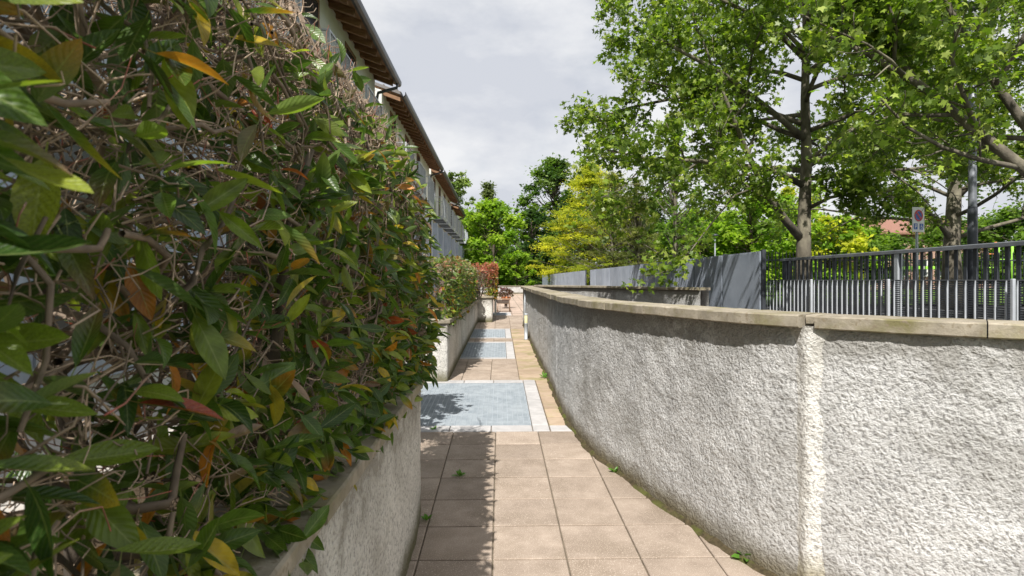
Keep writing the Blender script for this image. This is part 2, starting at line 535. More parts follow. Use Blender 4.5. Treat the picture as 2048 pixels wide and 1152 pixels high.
# sloping path, joints of dark sand, slabs above
path = MB().add([(-3.4, -1.5, -1.5 * K), (4, -1.5, -1.5 * K), (4, 18.25, 18.25 * K), (-3.4, 18.25, 18.25 * K)], [(0, 1, 2, 3)]).build('path', M_JOINT)
path['kind'] = 'structure'
terr = sheet('terrace', [(-3.45, 18.2), (4.1, 18.2), (4.1, 47.5), (-3.45, 47.5)], 0.455, M_TERRACE)

BASEPX = [(1530, 1152), (1390, 1059), (1292, 992), (1230, 941.6), (1190, 914), (1155, 873), (1128, 834), (1099, 765), (1072, 709), (1054, 665), (1046, 650)]
bp_ = [G(u, v) for u, v in BASEPX]
ctrl = [Vector((3.9, 0.95, 0)), Vector((3.05, 1.5, 0)), Vector((2.3, 2.02, 0)), Vector((1.8, 2.42, 0))] + [Vector((p.x, p.y, 0)) for p in bp_]
def resample(c, step, smooth=3):
    pts = []
    for i in range(len(c) - 1):
        p0, p1, p2, p3 = c[max(i - 1, 0)], c[i], c[i + 1], c[min(i + 2, len(c) - 1)]
        for k in range(40):
            t = k / 40
            pts.append(0.5 * ((2 * p1) + (p2 - p0) * t + (2 * p0 - 5 * p1 + 4 * p2 - p3) * t * t + (3 * p1 - p0 - 3 * p2 + p3) * t ** 3))
    pts.append(c[-1])
    for _ in range(smooth):
        q = [pts[0]]
        for i in range(1, len(pts) - 1):
            w = min(12, i, len(pts) - 1 - i)
            q.append(sum((pts[j] for j in range(i - w, i + w + 1)), Vector((0, 0, 0))) / (2 * w + 1))
        pts = q + [pts[-1]]
    d = [0]
    for i in range(1, len(pts)): d.append(d[-1] + (pts[i] - pts[i - 1]).length)
    return pts, d
WPTS, WD = resample(ctrl, 0.02)
WLEN = WD[-1]
_wd = np.array(WD); _wx = np.array([p.x for p in WPTS]); _wy = np.array([p.y for p in WPTS])
def wall_at(s):
    e = 0.03
    x, y = np.interp(s, _wd, _wx), np.interp(s, _wd, _wy)
    tx = np.interp(min(s + e, WLEN), _wd, _wx) - np.interp(max(s - e, 0), _wd, _wx)
    ty = np.interp(min(s + e, WLEN), _wd, _wy) - np.interp(max(s - e, 0), _wd, _wy)
    l = math.hypot(tx, ty)
    return x, y, -ty / l, tx / l                        # point and the outward normal (towards the path)
def wall_x_at_y(y):
    return float(np.interp(y, _wy, _wx))

# slabs
slabs = {}
def slab(x0, x1, y0, y1, m=None, g=0.004):
    w, d = x1 - x0 - 2 * g, y1 - y0 - 3.4 * g
    m = m or M_SLAB
    key = (round(w, 3), round(d, 3), m.name)
    if key not in slabs:
        slabs[key] = MB().box(-w / 2, w / 2, -d / 2, d / 2, -0.03, 0.012, 0.004).mesh('paving_slab', m)
    cx, cy = (x0 + x1) / 2, (y0 + y1) / 2
    o = link('paving_slab', slabs[key], path, (cx, cy, cy * K + random.uniform(-0.0015, 0.0015)),
             (math.atan(K) + random.uniform(-.002, .002), random.uniform(-.003, .003), random.uniform(-.003, .003)))
    return o
rows = [5.49, 5.10]
while rows[-1] > 2.0: rows.append(rows[-1] - 0.4)
cols = [-1.24 + 0.4 * i for i in range(10)]
for i in range(len(rows) - 1):
    y1, y0 = rows[i], rows[i + 1]
    for x in cols:
        if x < -0.9 and y1 < 3.9: continue
        if x > wall_x_at_y(y0) + 0.06: continue
        slab(x, x + 0.4, y0, y1)
def field(y0, y1, xs, step=0.4):
    ys = [y0]
    while ys[-1] + step < y1 - 0.1: ys.append(ys[-1] + step)
    ys.append(y1)
    for a, b in zip(ys[:-1], ys[1:]):
        for xa, xb, mm in xs: slab(xa, xb, a, b, mm)
field(5.70, 7.94, [(0.485, 0.885, M_SLABG)], 0.32)
slab(0.485, 0.885, 5.49, 5.70, M_BORDER)
for x in (-0.53, -0.93, -0.13, 0.27):
    field(7.94, 9.77, [(x, x + 0.4, M_SLABG if x > 0.2 else M_SLAB)])
field(9.77, 11.93, [(0.27, 0.67, M_SLABG)], 0.36)
field(11.93, 12.53, [(-0.93 + 0.4 * k, -0.53 + 0.4 * k, M_SLAB if k < 3 else M_SLABG) for k in range(4)], 0.3)
field(12.53, 14.4, [(0.26, 0.66, M_SLABG)], 0.375)
field(14.4, 18.2, [(-0.93 + 0.4 * k, -0.53 + 0.4 * k, M_SLAB) for k in range(4)], 0.4)
field(15.6, 18.2, [(0.67, 1.07, M_SLAB)], 0.4)

# moss and dirt in the gutter at the foot of the wall
gv, gf = [], []
ss = np.arange(0.6, WLEN - 0.1, 0.05)
for i, s in enumerate(ss):
    x, y, nx, ny = wall_at(s)
    w = 0.035 + 0.03 * noise.noise(Vector((s * 4, 0, 0))) + 0.012 * noise.noise(Vector((s * 19, 3, 0)))
    h = 0.02 + 0.012 * noise.noise(Vector((s * 11, 9, 0)))
    for off, zz in ((-0.05, h + 0.02), (0.0, h + 0.012), (max(w, 0.012) * 0.6, h), (max(w, 0.012), 0.008)):
        gv.append((x + nx * off, y + ny * off, y * K + zz))
    if i:
        b = (i - 1) * 4
        for k in range(3): gf.append((b + k, b + k + 1, b + k + 5, b + k + 4))
o = MB().add(gv, gf).build('moss_strip', M_MOSS, None, True)
tag(o, 'strip of moss and dirt along the foot of the curved wall', 'moss', None, 'stuff')

# ------------------------------------------------------------------ gratings set into the path
def grate(y0, y1, x0, x1, bw, ff, label):
    """y0..y1, ..x1 outer edge of the stone border; ff = depth of the front stones, bw = width of the right hand stones"""
    e = empty('light_well_grate', ((x0 + x1) / 2, y0, y0 * K), label, 'grate', 'metal gratings let into the path')
    ox, oy = (x0 + x1) / 2, y0
    rot = (math.atan(K), 0, 0)
    fb = 0.2 if ff else 0.12
    gx1, gy0, gy1 = x1 - bw, y0 + fb, y1 - (0.17 if ff else 0.12)
    def stone(xa, xb, ya, yb):
        g = 0.004
        MB().box(-(xb - xa) / 2 + g, (xb - xa) / 2 - g, -(yb - ya) / 2 + g, (yb - ya) / 2 - g, -0.05, 0.016, 0.004).build(
            'border_stone', M_BORDER, e, False, ((xa + xb) / 2 - ox, (ya + yb) / 2 - oy, ((ya + yb) / 2 - oy) * K), rot)
    xs = x1 - bw
    stone(xs, x1, y0, y0 + fb)
    while xs > x0 + 0.05:
        stone(max(xs - 0.4, x0), xs, y0, y0 + fb)
        stone(max(xs - 0.4, x0), xs, gy1, y1)
        xs -= 0.4
    ys = y0 + fb
    n = max(2, round((y1 - ys) / 0.36))
    for k in range(n):
        stone(gx1, x1, ys + (y1 - ys) * k / n, ys + (y1 - ys) * (k + 1) / n)
    MB().box(x0 - ox, gx1 - ox, gy0 - oy, gy1 - oy, -0.32, -0.3).build('pit_floor', M_PIT, e)
    # bearing bars run along the path
    g = 0.012
    L_ = gy1 - gy0 - 2 * g
    bar = MB().box(-0.003, 0.003, -L_ / 2, L_ / 2, -0.03, 0.013).mesh('bearing_bar', M_GALV)
    x = x0 + 0.01
    while x < gx1 - g:
        link('bearing_bar', bar, e, (x - ox, (gy0 + gy1) / 2 - oy, ((gy0 + gy1) / 2 - oy) * K), rot)
        x += 0.053
    rods = MB()
    y = gy0 + 0.02
    while y < gy1 - 0.01:
        zc = (y - oy) * K
        rods.box(x0 - ox, gx1 - g - ox, y - oy - 0.0018, y - oy + 0.0018, zc - 0.014, zc + 0.0105)
        y += 0.0125
    o = rods.build('cross_rods', M_GALV, e)
    o['kind'] = 'stuff'
    MB().box(gx1 - 0.012 - ox, gx1 - 0.004 - ox, -L_ / 2, L_ / 2, -0.03, 0.014).build('edge_angle', M_GALV, e, False, (0, (gy0 + gy1) / 2 - oy, ((gy0 + gy1) / 2 - oy) * K), rot)
    return e
# the sheet of sand under a grating must not show: the pits hang below it, so the path is cut there by a dark liner
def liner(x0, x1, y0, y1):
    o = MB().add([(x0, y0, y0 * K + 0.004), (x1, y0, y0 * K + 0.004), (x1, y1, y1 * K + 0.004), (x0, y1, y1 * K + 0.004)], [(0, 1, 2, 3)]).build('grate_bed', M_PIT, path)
    return o
for a in ((5.49, 7.94, -1.15, 0.48, 0.165, True, 'large metal grating half in leafy shade, before the end of the second garden wall'),
          (9.77, 11.93, -0.69, 0.262, 0.15, False, 'grey metal grating between two strips of slabs, just past the large one'),
          (12.53, 14.4, -0.66, 0.252, 0.13, False, 'grey metal grating beside the bollard lamp'),
          (18.3, 19.9, -0.26, 0.36, 0.13, False, 'small grey metal grating in front of the low chair')):
    if a[0] < 18:
        e = grate(*a)
        liner(a[2], a[3] - a[4], a[0] + (0.2 if a[5] else 0.12), a[1] - (0.17 if a[5] else 0.12))
    else:
        k0, K = K, 0.0
        e = grate(*a)
        e.location.z = 0.462
        K = k0

# ------------------------------------------------------------------ walls
def stucco_face(name, sfun, s_list, zbot, ztop, parent, m, amp=0.0055, nv=70, ridge=None):
    """a curved, really rough wall face with a back face; sfun(s) -> x, y, nx, ny"""
    V, Fq, luv = [], [], []
    nsn = len(s_list)
    for s in s_list:
        x, y, nx, ny = sfun(s)
        zb = zbot(x, y)
        for j in range(nv + 1):
            t = j / nv
            z = zb + (ztop - zb) * t
            q = Vector((x, y, z))
            d = amp * 0.75 * noise.noise(q * 30) + amp * 0.8 * noise.noise(q * 7)
            if ridge:
                g = math.exp(-((s - ridge[0]) / 0.055) ** 4)
                fl = max(0, 1 - (ztop - z) / 0.12)
                d += 0.032 * g + 0.02 * fl * math.exp(-((s - ridge[0]) / 0.08) ** 2)
            V.append((x + nx * d, y + ny * d, z))
            luv.append((z - zb, ztop - z, s))
    for i in range(nsn - 1):
        for j in range(nv):
            a = i * (nv + 1) + j
            Fq.append((a, a + 1, a + nv + 2, a + nv + 1))
    nb = len(V)
    for s in s_list:                                    # back of the wall
        x, y, nx, ny = sfun(s)
        for z in (zbot(x, y), ztop):
            V.append((x - nx * 0.2, y - ny * 0.2, z)); luv.append((0.5, 0.5, s))
    for i in range(nsn - 1):
        b = nb + i * 2
        Fq.append((b, b + 2, b + 3, b + 1))
        a = i * (nv + 1) + nv
        Fq.append((a, b + 1, b + 3, a + nv + 1))
    for i, fl in ((0, False), (nsn - 1, True)):
        a, b = i * (nv + 1), nb + i * 2
        Fq.append((a, b, b + 1, a + nv) if fl else (a, a + nv, b + 1, b))
    return link(name, np_mesh(name, V, Fq, m, None, luv), parent)
def cap_run(parent, sfun, s0, s1, step, over, back, z0, z1, m=M_CAP, jit=0.004):
    s = s0
    while s < s1 - 0.02:
        e = min(s + step * random.uniform(0.9, 1.1), s1)
        if s1 - e < step * 0.35: e = s1
        n = max(2, int((e - s) / 0.06))
        jo, jz = random.uniform(-jit, jit), random.uniform(-0.003, 0.003)
        V, Fq = [], []
        c = 0.006
        for i in range(n + 1):
            ss_ = s + 0.0025 + (e - s - 0.005) * i / n
            x, y, nx, ny = sfun(ss_)
            prof = [(over - c, z0), (over, z0 + c), (over, z1 - c), (over - c, z1), (over * 0.3 - back * 0.5, z1 + 0.002), (-back + c, z1), (-back, z1 - c), (-back, z0 + c), (-back + c, z0)]
            for o_, z_ in prof:
                q = Vector((x, y, z_)) * 14
                r = 0.004 * noise.noise(q + Vector((o_ * 20, 0, 0))) + 0.003 * noise.noise(q * 2.7)
                V.append((x + nx * (o_ + jo + r), y + ny * (o_ + jo + r), z_ + jz + r * 0.6))
        k = 9
        for i in range(n):
            for j in range(k):
                j2 = (j + 1) % k
                Fq.append((i * k + j, i * k + j2, (i + 1) * k + j2, (i + 1) * k + j))
        Fq.append(tuple(range(k))); Fq.append(tuple(n * k + j for j in reversed(range(k))))
        MB().add(V, [tuple(reversed(f)) for f in Fq]).build('cap_stone', m, parent)
        s = e

# curved wall on the right of the path, in two lengths that meet at a rounded rib
s_rib = min(np.arange(0, WLEN, 0.01), key=lambda s: abs(wall_at(s)[0] / wall_at(s)[1] - XR(1617)))
w_long = empty('curved_wall', (bp_[5].x, bp_[5].y, bp_[5].z), 'long curved roughcast wall with stone coping along the right of the path', 'wall')
w_long.location = (0, 0, 0)
ZB = lambda x, y: y * K - 0.03
ztw = 1.362
sl_ = list(np.arange(s_rib - 0.0, s_rib + 4.2, 0.015)) + list(np.arange(s_rib + 4.2, WLEN, 0.035)) + [WLEN]
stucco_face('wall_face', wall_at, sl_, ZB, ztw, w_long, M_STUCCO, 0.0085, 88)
cap_run(w_long, wall_at, s_rib + 0.02, WLEN + 0.0, 0.62, 0.062, 0.24, ztw - 0.004, ztw + 0.058)
w_short = empty('curved_wall', (0, 0, 0), 'short near length of roughcast wall below the black railing, past the rounded rib', 'wall')
sl_ = list(np.arange(0.5, s_rib - 0.1, 0.015)) + list(np.arange(s_rib - 0.1, s_rib - 0.004, 0.012)) + [s_rib]
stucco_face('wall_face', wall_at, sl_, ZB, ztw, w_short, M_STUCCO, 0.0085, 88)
cap_run(w_short, wall_at, 0.5, s_rib - 0.035, 0.62, 0.035, 0.24, ztw - 0.004, ztw + 0.058)
cap_run(w_short, wall_at, s_rib - 0.034, s_rib + 0.018, 0.2, 0.004, 0.24, ztw + 0.012, ztw + 0.056)
M_RIB = stucco_mat('rib_plaster', (0.6, 0.585, 0.555), (0.7, 0.685, 0.65), (0.4, 0.385, 0.35), (0.3, 0.27, 0.18))
V, Fq, luv = [], [], []
nv, nh = 90, 12
for i in range(nh + 1):
    a = i / nh * 2 - 1
    for j in range(nv + 1):
        z = 2.7 * K - 0.02 + (ztw + 0.008 - 2.7 * K + 0.02) * j / nv
        wd_ = 0.075 + 0.03 * max(0, 1 - (ztw - z) / 0.1) + 0.012 * noise.noise(Vector((z * 6, a, 0)))
        x, y, nx, ny = wall_at(s_rib + a * wd_)
        d = 0.032 * (0.5 + 0.5 * math.cos(math.pi * a)) - 0.004 + 0.006 * noise.noise(Vector((x, y, z)) * 30)
        V.append((x + nx * d, y + ny * d, z)); luv.append((z - 2.7 * K, ztw - z, a))
for i in range(nh):
    for j in range(nv):
        a = i * (nv + 1) + j
        Fq.append((a, a + 1, a + nv + 2, a + nv + 1))
link('rib', np_mesh('rib', V, Fq, M_RIB, None, luv), w_long)
# thin steel conduit on the far end of the long wall
xq, yq, nx, ny = wall_at(WLEN - 1.4)
MB().tube([(xq + nx * 0.03, yq + ny * 0.03, yq * K + 0.02), (xq + nx * 0.03, yq + ny * 0.03, ztw - 0.02)], 0.014, 8).build('conduit', M_STEEL, w_long, True)

# wall behind the planting bed
def straight(ax, ay, bx, by):
    l = math.hypot(bx - ax, by - ay)
    tx, ty = (bx - ax) / l, (by - ay) / l
    return (lambda s: (ax + tx * s, ay + ty * s, -ty, tx)), l
wf, wl = straight(3.62, 10.35, 1.0, 16.2)
wb = empty('bed_wall', (0, 0, 0), 'low white roughcast wall in front of the grey screen fence, dappled by tree shade', 'wall')
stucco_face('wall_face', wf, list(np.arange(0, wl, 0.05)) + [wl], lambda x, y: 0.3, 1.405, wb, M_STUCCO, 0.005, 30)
cap_run(wb, wf, 0, wl, 0.8, 0.05, 0.24, 1.40, 1.452)
# planting bed between the walls
bed = [(wall_at(s)[0] - wall_at(s)[2] * 0.17, wall_at(s)[1] - wall_at(s)[3] * 0.17) for s in np.linspace(0.3, WLEN - 0.1, 30)]
bed = [(4.7, 0.3)] + bed + [(1.1, 16.0), (3.6, 10.5), (4.7, 9.0)]
sheet('planting_bed', bed, 0.93, M_SOIL)
sheet('verge', [(3.3, 10.2), (4.75, 8.8), (4.75, 47.5), (0.95, 47.5), (0.95, 16.2)], 0.45, M_SOIL)

# left hand garden walls
def garden_wall(label, path_pts, zt, capz, ends=None, th=0.2, nv=50, step=0.02, over=0.04):
    c = [Vector((x, y, 0)) for x, y in path_pts]
    pts, d = resample(c, 0.02, 1)
    dd, xx, yy = np.array(d), np.array([p.x for p in pts]), np.array([p.y for p in pts])
    def f(s):
        e = 0.02
        a, b = max(s - e, 0), min(s + e, d[-1])
        tx = np.interp(b, dd, xx) - np.interp(a, dd, xx); ty = np.interp(b, dd, yy) - np.interp(a, dd, yy)
        l = math.hypot(tx, ty)
        return float(np.interp(s, dd, xx)), float(np.interp(s, dd, yy)), ty / l, -tx / l
    e = empty('garden_wall', (0, 0, 0), label, 'wall', 'garden walls on the house side')
    fl = lambda s: f(s)
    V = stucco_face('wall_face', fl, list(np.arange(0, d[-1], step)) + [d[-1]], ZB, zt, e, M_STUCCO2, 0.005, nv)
    cap_run(e, fl, 0.0, d[-1], 0.6, over, th + 0.05, zt - 0.004, capz)
    return e
# outline runs along the path, round the end and back into the garden (normals face the path)
garden_wall('rough grey wall under the big near hedge, rounded at its end', [(-0.46, -0.9), (-0.465, 0.5), (-0.47, 1.8), (-0.475, 2.95), (-0.49, 3.5), (-0.52, 3.74), (-0.62, 3.86), (-0.8, 3.9), (-1.15, 3.9)], 0.985, 1.03)
garden_wall('roughcast wall under the second hedge, its sunlit end facing the large grating',
            [(-1.5, 7.84), (-1.1, 7.84), (-0.76, 7.84), (-0.722, 7.85), (-0.712, 7.88), (-0.70, 8.3), (-0.66, 12), (-0.62, 16.0)], 1.0, 1.052, step=0.03)
garden_wall('short roughcast wall end under the red tipped hedge', [(-0.62, 16.06), (-0.45, 16.06), (-0.26, 16.06), (-0.222, 16.07), (-0.212, 16.1), (-0.21, 16.6), (-0.21, 18.2)], 1.09, 1.142, step=0.05, nv=40)
MB().box(-1.35, -0.655, -3.0, 3.72, 0.5, 0.93).build('planting_strip', M_SOIL)['kind'] = 'structure'
MB().box(-3.44, -0.66, -3.0, 3.7, -0.3, 0.9).build('garden', M_PATIO)['kind'] = 'structure'
MB().box(-3.44, -0.9, 8.04, 18.2, -0.3, 0.93).build('garden_terrace', M_SOIL)['kind'] = 'structure'
MB().box(-0.92, -0.4, 16.25, 18.2, 0.2, 1.0).build('planting_soil', M_SOIL)['kind'] = 'structure'
# white wall closing the terrace
fw = empty('end_wall', (0, 0, 0), 'low white wall closing the far end of the terrace', 'wall')
ff_, fl_ = straight(4.0, 46.5, -3.4, 46.5)
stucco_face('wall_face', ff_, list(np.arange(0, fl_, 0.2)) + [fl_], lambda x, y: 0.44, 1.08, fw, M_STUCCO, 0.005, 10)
cap_run(fw, ff_, 0, fl_, 1.2, 0.04, 0.24, 1.075, 1.13)

# ------------------------------------------------------------------ leaves
def leaf_mesh_pts(nl=7, nw=4, width=0.36, curl=0.25, fold=0.25, twist=0.0):
    """lanceolate leaf of length 1 along +Y, width across X, normal +Z; returns verts, quads, luv"""
    V, Q, UV = [], [], []
    for i in range(nl + 1):
        t = i / nl
        w = width * 0.5 * (math.sin(math.pi * min(1, t * 0.97 + 0.02)) ** 0.75) * (1.15 - 0.4 * abs(t - 0.5))
        if i == nl: w = 0.004
        if i == 0: w = 0.012
        for j in range(nw + 1):
            a = j / nw * 2 - 1
            x = a * w
            z = abs(a) * w * fold * 2 - curl * t * t * 0.6 + curl * 0.25 * t
            tw = twist * (t - 0.3)
            V.append((x * math.cos(tw) - z * math.sin(tw) * 0.2, t * (1 - 0.12 * abs(curl)), z + x * math.sin(tw)))
            UV.append((t, a, 0))
    for i in range(nl):
        for j in range(nw):
            b = i * (nw + 1) + j
            Q.append((b, b + 1, b + nw + 2, b + nw + 1))
    # petiole
    b = len(V)
    V += [(-0.008, -0.16, 0.02), (0.008, -0.16, 0.02), (0.011, 0.03, 0.002), (-0.011, 0.03, 0.002)]
    UV += [(0, 0, 0)] * 4
    Q.append((b, b + 1, b + 2, b + 3))
    return np.array(V), np.array(Q), np.array(UV)
def frames(d, nrm):
    """rotation matrices with local Y along d and local Z near nrm"""
    y = d / np.linalg.norm(d, axis=1, keepdims=True)
    x = np.cross(y, nrm)
    x /= np.maximum(np.linalg.norm(x, axis=1, keepdims=True), 1e-6)
    z = np.cross(x, y)
    return np.stack([x, y, z], axis=2)
def scatter(base, pos, R, sc):
    V = np.einsum('nij,kj->nki', R, base) * sc[:, None, None] + pos[:, None, :]
    return V
def join_leaves(name, variants, vi, pos, R, sc, col, m, parent, kind='stuff', tipcol=None):
    Vs, Fs, Cs, Us = [], [], [], []
    off = 0
    for k, (b, q, uv) in enumerate(variants):
        idx = np.where(vi == k)[0]
        if not len(idx): continue
        V = scatter(b, pos[idx], R[idx], sc[idx])
        n = len(b)
        Vs.append(V.reshape(-1, 3))
        Fs.append((q[None] + (np.arange(len(idx)) * n)[:, None, None]).reshape(-1, q.shape[1]) + off)
        c = np.repeat(col[idx][:, None, :], n, axis=1)
        if tipcol is not None:
            t = np.clip((uv[:, 0] - 0.35) * 1.4, 0, 1)[None, :, None]
            c = c * (1 - t) + tipcol[idx][:, None, :] * t
        Cs.append(c.reshape(-1, 3))
        Us.append(np.tile(uv, (len(idx), 1)))
        off += len(idx) * n
    me = np_mesh(name, np.concatenate(Vs), np.concatenate(Fs), m, np.concatenate(Cs), np.concatenate(Us))
    o = link(name, me, parent)
    if kind: o['kind'] = kind
    return o
PHOT = [leaf_mesh_pts(7, 4, w, c, f, t) for w, c, f, t in
        ((0.3, 0.2, 0.25, 0.0), (0.34, 0.45, 0.15, 0.3), (0.27, -0.15, 0.3, -0.3), (0.36, 0.1, 0.1, 0.2), (0.25, 0.6, 0.35, 0.5), (0.31, -0.35, 0.2, -0.5))]
PHOT_LO = [leaf_mesh_pts(3, 2, w, c, f, t) for w, c, f, t in ((0.38, 0.25, 0.2, 0.0), (0.42, 0.1, 0.25, 0.3), (0.34, 0.4, 0.2, -0.3))]
PAL = np.array([(0.032, 0.07, 0.012), (0.052, 0.1, 0.015), (0.076, 0.135, 0.019), (0.14, 0.2, 0.024), (0.22, 0.26, 0.03), (0.42, 0.3, 0.02), (0.42, 0.16, 0.025), (0.3, 0.06, 0.03), (0.16, 0.085, 0.055), (0.3, 0.2, 0.15)])
def pick_cols(n, w):
    w = np.array(w, dtype=float)
    i = rng.choice(len(PAL), n, p=w / w.sum())
    return PAL[i] * rng.uniform(0.8, 1.2, (n, 1)), i

def tubes_np(name, paths, radii, cols, nside, m, parent):
    """many twigs: paths (N, k, 3), radii (N, k), cols (N, k, 3)"""
    Pn = np.asarray(paths); N, k, _ = Pn.shape
    T = np.gradient(Pn, axis=1)
    T /= np.maximum(np.linalg.norm(T, axis=2, keepdims=True), 1e-9)
    ref = np.where(np.abs(T[..., 2:3]) < 0.8, np.array([0, 0, 1.0]), np.array([1.0, 0, 0]))
    A = np.cross(T, ref); A /= np.maximum(np.linalg.norm(A, axis=2, keepdims=True), 1e-9)
    B = np.cross(T, A)
    an = np.arange(nside) * 2 * math.pi / nside
    V = Pn[:, :, None, :] + (A[:, :, None, :] * np.cos(an)[None, None, :, None] + B[:, :, None, :] * np.sin(an)[None, None, :, None]) * np.asarray(radii)[:, :, None, None]
    q = []
    for i in range(k - 1):
        for j in range(nside):
            j2 = (j + 1) % nside
            q.append((i * nside + j, i * nside + j2, (i + 1) * nside + j2, (i + 1) * nside + j))
    q = np.array(q)
    Fq = (q[None] + (np.arange(N) * k * nside)[:, None, None]).reshape(-1, 4)
    C = np.repeat(np.asarray(cols)[:, :, None, :], nside, axis=2).reshape(-1, 3)
    return link(name, np_mesh(name, V.reshape(-1, 3), Fq, m, C), parent)
def wander(start, direc, length, k, wob):
    """N random twigs"""
    N = len(start)
    pts = np.zeros((N, k, 3)); pts[:, 0] = start
    d = direc / np.linalg.norm(direc, axis=1, keepdims=True)
    for i in range(1, k):
        d = d + rng.normal(0, wob, (N, 3))
        d /= np.linalg.norm(d, axis=1, keepdims=True)
        pts[:, i] = pts[:, i - 1] + d * (length / (k - 1))[:, None]
    return pts
def hedge_shell(n, b, bias):
    """points in the box b=(x0,x1,y0,y1,z0,z1), crowded towards the +X face, top and the near/far ends"""
    x0, x1, y0, y1, z0, z1 = b
    p = np.stack([rng.uniform(x0, x1, n), rng.uniform(y0, y1, n), rng.uniform(z0, z1, n)], 1)
    s = rng.random(n)
    t = np.abs(rng.normal(0, bias, n))
    f = s < 0.62
    p[f, 0] = x1 - np.minimum(t[f], x1 - x0)
    f = (s >= 0.62) & (s < 0.86)
    p[f, 2] = z1 - np.minimum(t[f], z1 - z0)
    f = (s >= 0.86) & (s < 0.95)
    p[f, 1] = y1 - np.minimum(t[f], y1 - y0)
    return p
def shoulder(b, up):
    return b * np.clip((up - 0.5) / 0.5, 0, 1) ** 2
def hedge(label, b, nstem, ntwig, nleaf, weights, lo=False, singles=0, leaf_len=(0.07, 0.115), toppal=None, twigcol=(0.3, 0.23, 0.17), bias=0.1, topthin=0.0, group='clipped hedges behind the garden walls', batter=0.0, topfrom=0.45):
    x0, x1, y0, y1, z0, z1 = b
    e = empty('hedge', ((x0 + x1) / 2, (y0 + y1) / 2, z0), label, 'hedge', group)
    o3 = np.array(e.location)
    # stems: each shrub's stem is a part of its own
    for i in range(nstem):
        y = y0 + 0.15 + (y1 - y0 - 0.3) * (i + random.uniform(0.2, 0.8)) / nstem
        x = (x0 + x1) / 2 + random.uniform(-0.12, 0.12)
        pts = [(x - o3[0], y - o3[1], -0.12)]
        for k in range(1, 6):
            pts.append((pts[-1][0] + random.uniform(-.06, .06), pts[-1][1] + random.uniform(-.07, .07), -0.12 + (z1 - z0) * (0.68 if batter else 0.95) * k / 5))
        MB().tube(pts, [0.024, 0.021, 0.018, 0.014, 0.011, 0.008], 8).build('stem', M_BARK2, e, True)
    # gnarled branches
    nb = ntwig // 12
    st = np.stack([rng.uniform(x0 + 0.1, x1 - 0.12, nb), rng.uniform(y0, y1, nb), rng.uniform(z0 + 0.15, z1 - 0.15, nb)], 1) - o3
    dr = rng.normal(0, 1, (nb, 3)) * np.array([0.6, 1.0, 0.4]) + np.array([0.2, 0, 0.25])
    ln = rng.uniform(0.25, 0.6, nb)
    p = wander(st, dr, ln, 7, 0.28)
    p[..., 0] = np.minimum(p[..., 0], x1 - 0.03 - o3[0] - shoulder(batter, p[..., 2] / (z1 - z0))); p[..., 2] = np.minimum(p[..., 2], z1 - 0.03 - o3[2])
    r = np.linspace(1, 0.55, 7)[None] * rng.uniform(0.0035, 0.0085, nb)[:, None]
    c = np.array(twigcol) * 0.62 * rng.uniform(0.6, 1.3, (nb, 1, 1)) * np.ones((1, 7, 1))
    o = tubes_np('branches', p, r, c, 6, M_TWIG, e); o['kind'] = 'stuff'
    # fine twigs, thickest in the clipped skin
    st = hedge_shell(ntwig, (x0 + .05, x1 - 0.05, y0, y1, z0 + 0.1, z1 - 0.08), bias * 1.3)
    up = (st[:, 2] - z0) / (z1 - z0)
    st[:, 0] -= shoulder(batter, up)
    dr = rng.normal(0, 1, (ntwig, 3)) * np.array([0.7, 0.9, 0.6]) + np.stack([np.full(ntwig, 0.45), np.zeros(ntwig), 0.15 + 0.7 * up], 1)
    ln = rng.uniform(0.06, 0.2, ntwig)
    p = wander(st - o3, dr, ln, 5, 0.32)
    lim = np.array([x1 + 0.0, y1 + 0.05, z1 + 0.035]) - o3 + 0.0
    jit = np.abs(rng.normal(0, 0.025, (ntwig, 3)))
    jit[:, 0] += shoulder(batter, up)
    p = np.minimum(p, (lim - jit)[:, None, :])
    r = np.linspace(1, 0.6, 5)[None] * rng.uniform(0.0008, 0.0022, ntwig)[:, None]
    c = np.array(twigcol) * rng.uniform(0.6, 1.45, (ntwig, 1, 1)) * np.ones((1, 5, 1))
    red = rng.random(ntwig) < 0.14
    tipc = np.array((0.36, 0.1, 0.07))
    w = np.array([0, 0, 0.2, 0.7, 1.0])[None, :, None] * red[:, None, None]
    c = c * (1 - w) + tipc * w
    o = tubes_np('twigs', p, r, c, 4, M_TWIG, e); o['kind'] = 'stuff'
    # leaves grow in loose rosettes from twig ends
    nros = nleaf // 4
    cen = hedge_shell(nros, (x0 + .05, x1 - 0.01, y0, y1, z0 - 0.02, z1), bias)
    if topthin > 0:
        upc = (cen[:, 2] - z0) / (z1 - z0)
        keep = rng.random(nros) > topthin * np.clip((upc - 0.45) * 2.2, 0, 1)
        cen = cen[keep]; nros = len(cen)
    cen[:, 0] -= shoulder(batter, (cen[:, 2] - z0) / (z1 - z0))
    nleaf = nros * 4
    pos = np.repeat(cen, 4, axis=0) + rng.normal(0, 0.022, (nleaf, 3))
    axis = rng.normal(0, 0.5, (nros, 3)) + np.array([0.55, -0.12, 0.12])
    axis = np.repeat(axis / np.linalg.norm(axis, axis=1, keepdims=True), 4, axis=0)
    d = axis * 0.55 + rng.normal(0, 0.62, (nleaf, 3)) + np.array([0.12, 0.22, -0.36])
    nrm = np.array([0.25, -0.25, 0.9]) + rng.normal(0, 0.5, (nleaf, 3))
    R = frames(d, nrm)
    sc = rng.uniform(leaf_len[0], leaf_len[1], nleaf)
    col, ci = pick_cols(nleaf, weights)
    tip = col.copy()
    odd = (rng.random(nleaf) < 0.09)
    tip[odd] = PAL[rng.choice([4, 5, 6, 8], odd.sum())]
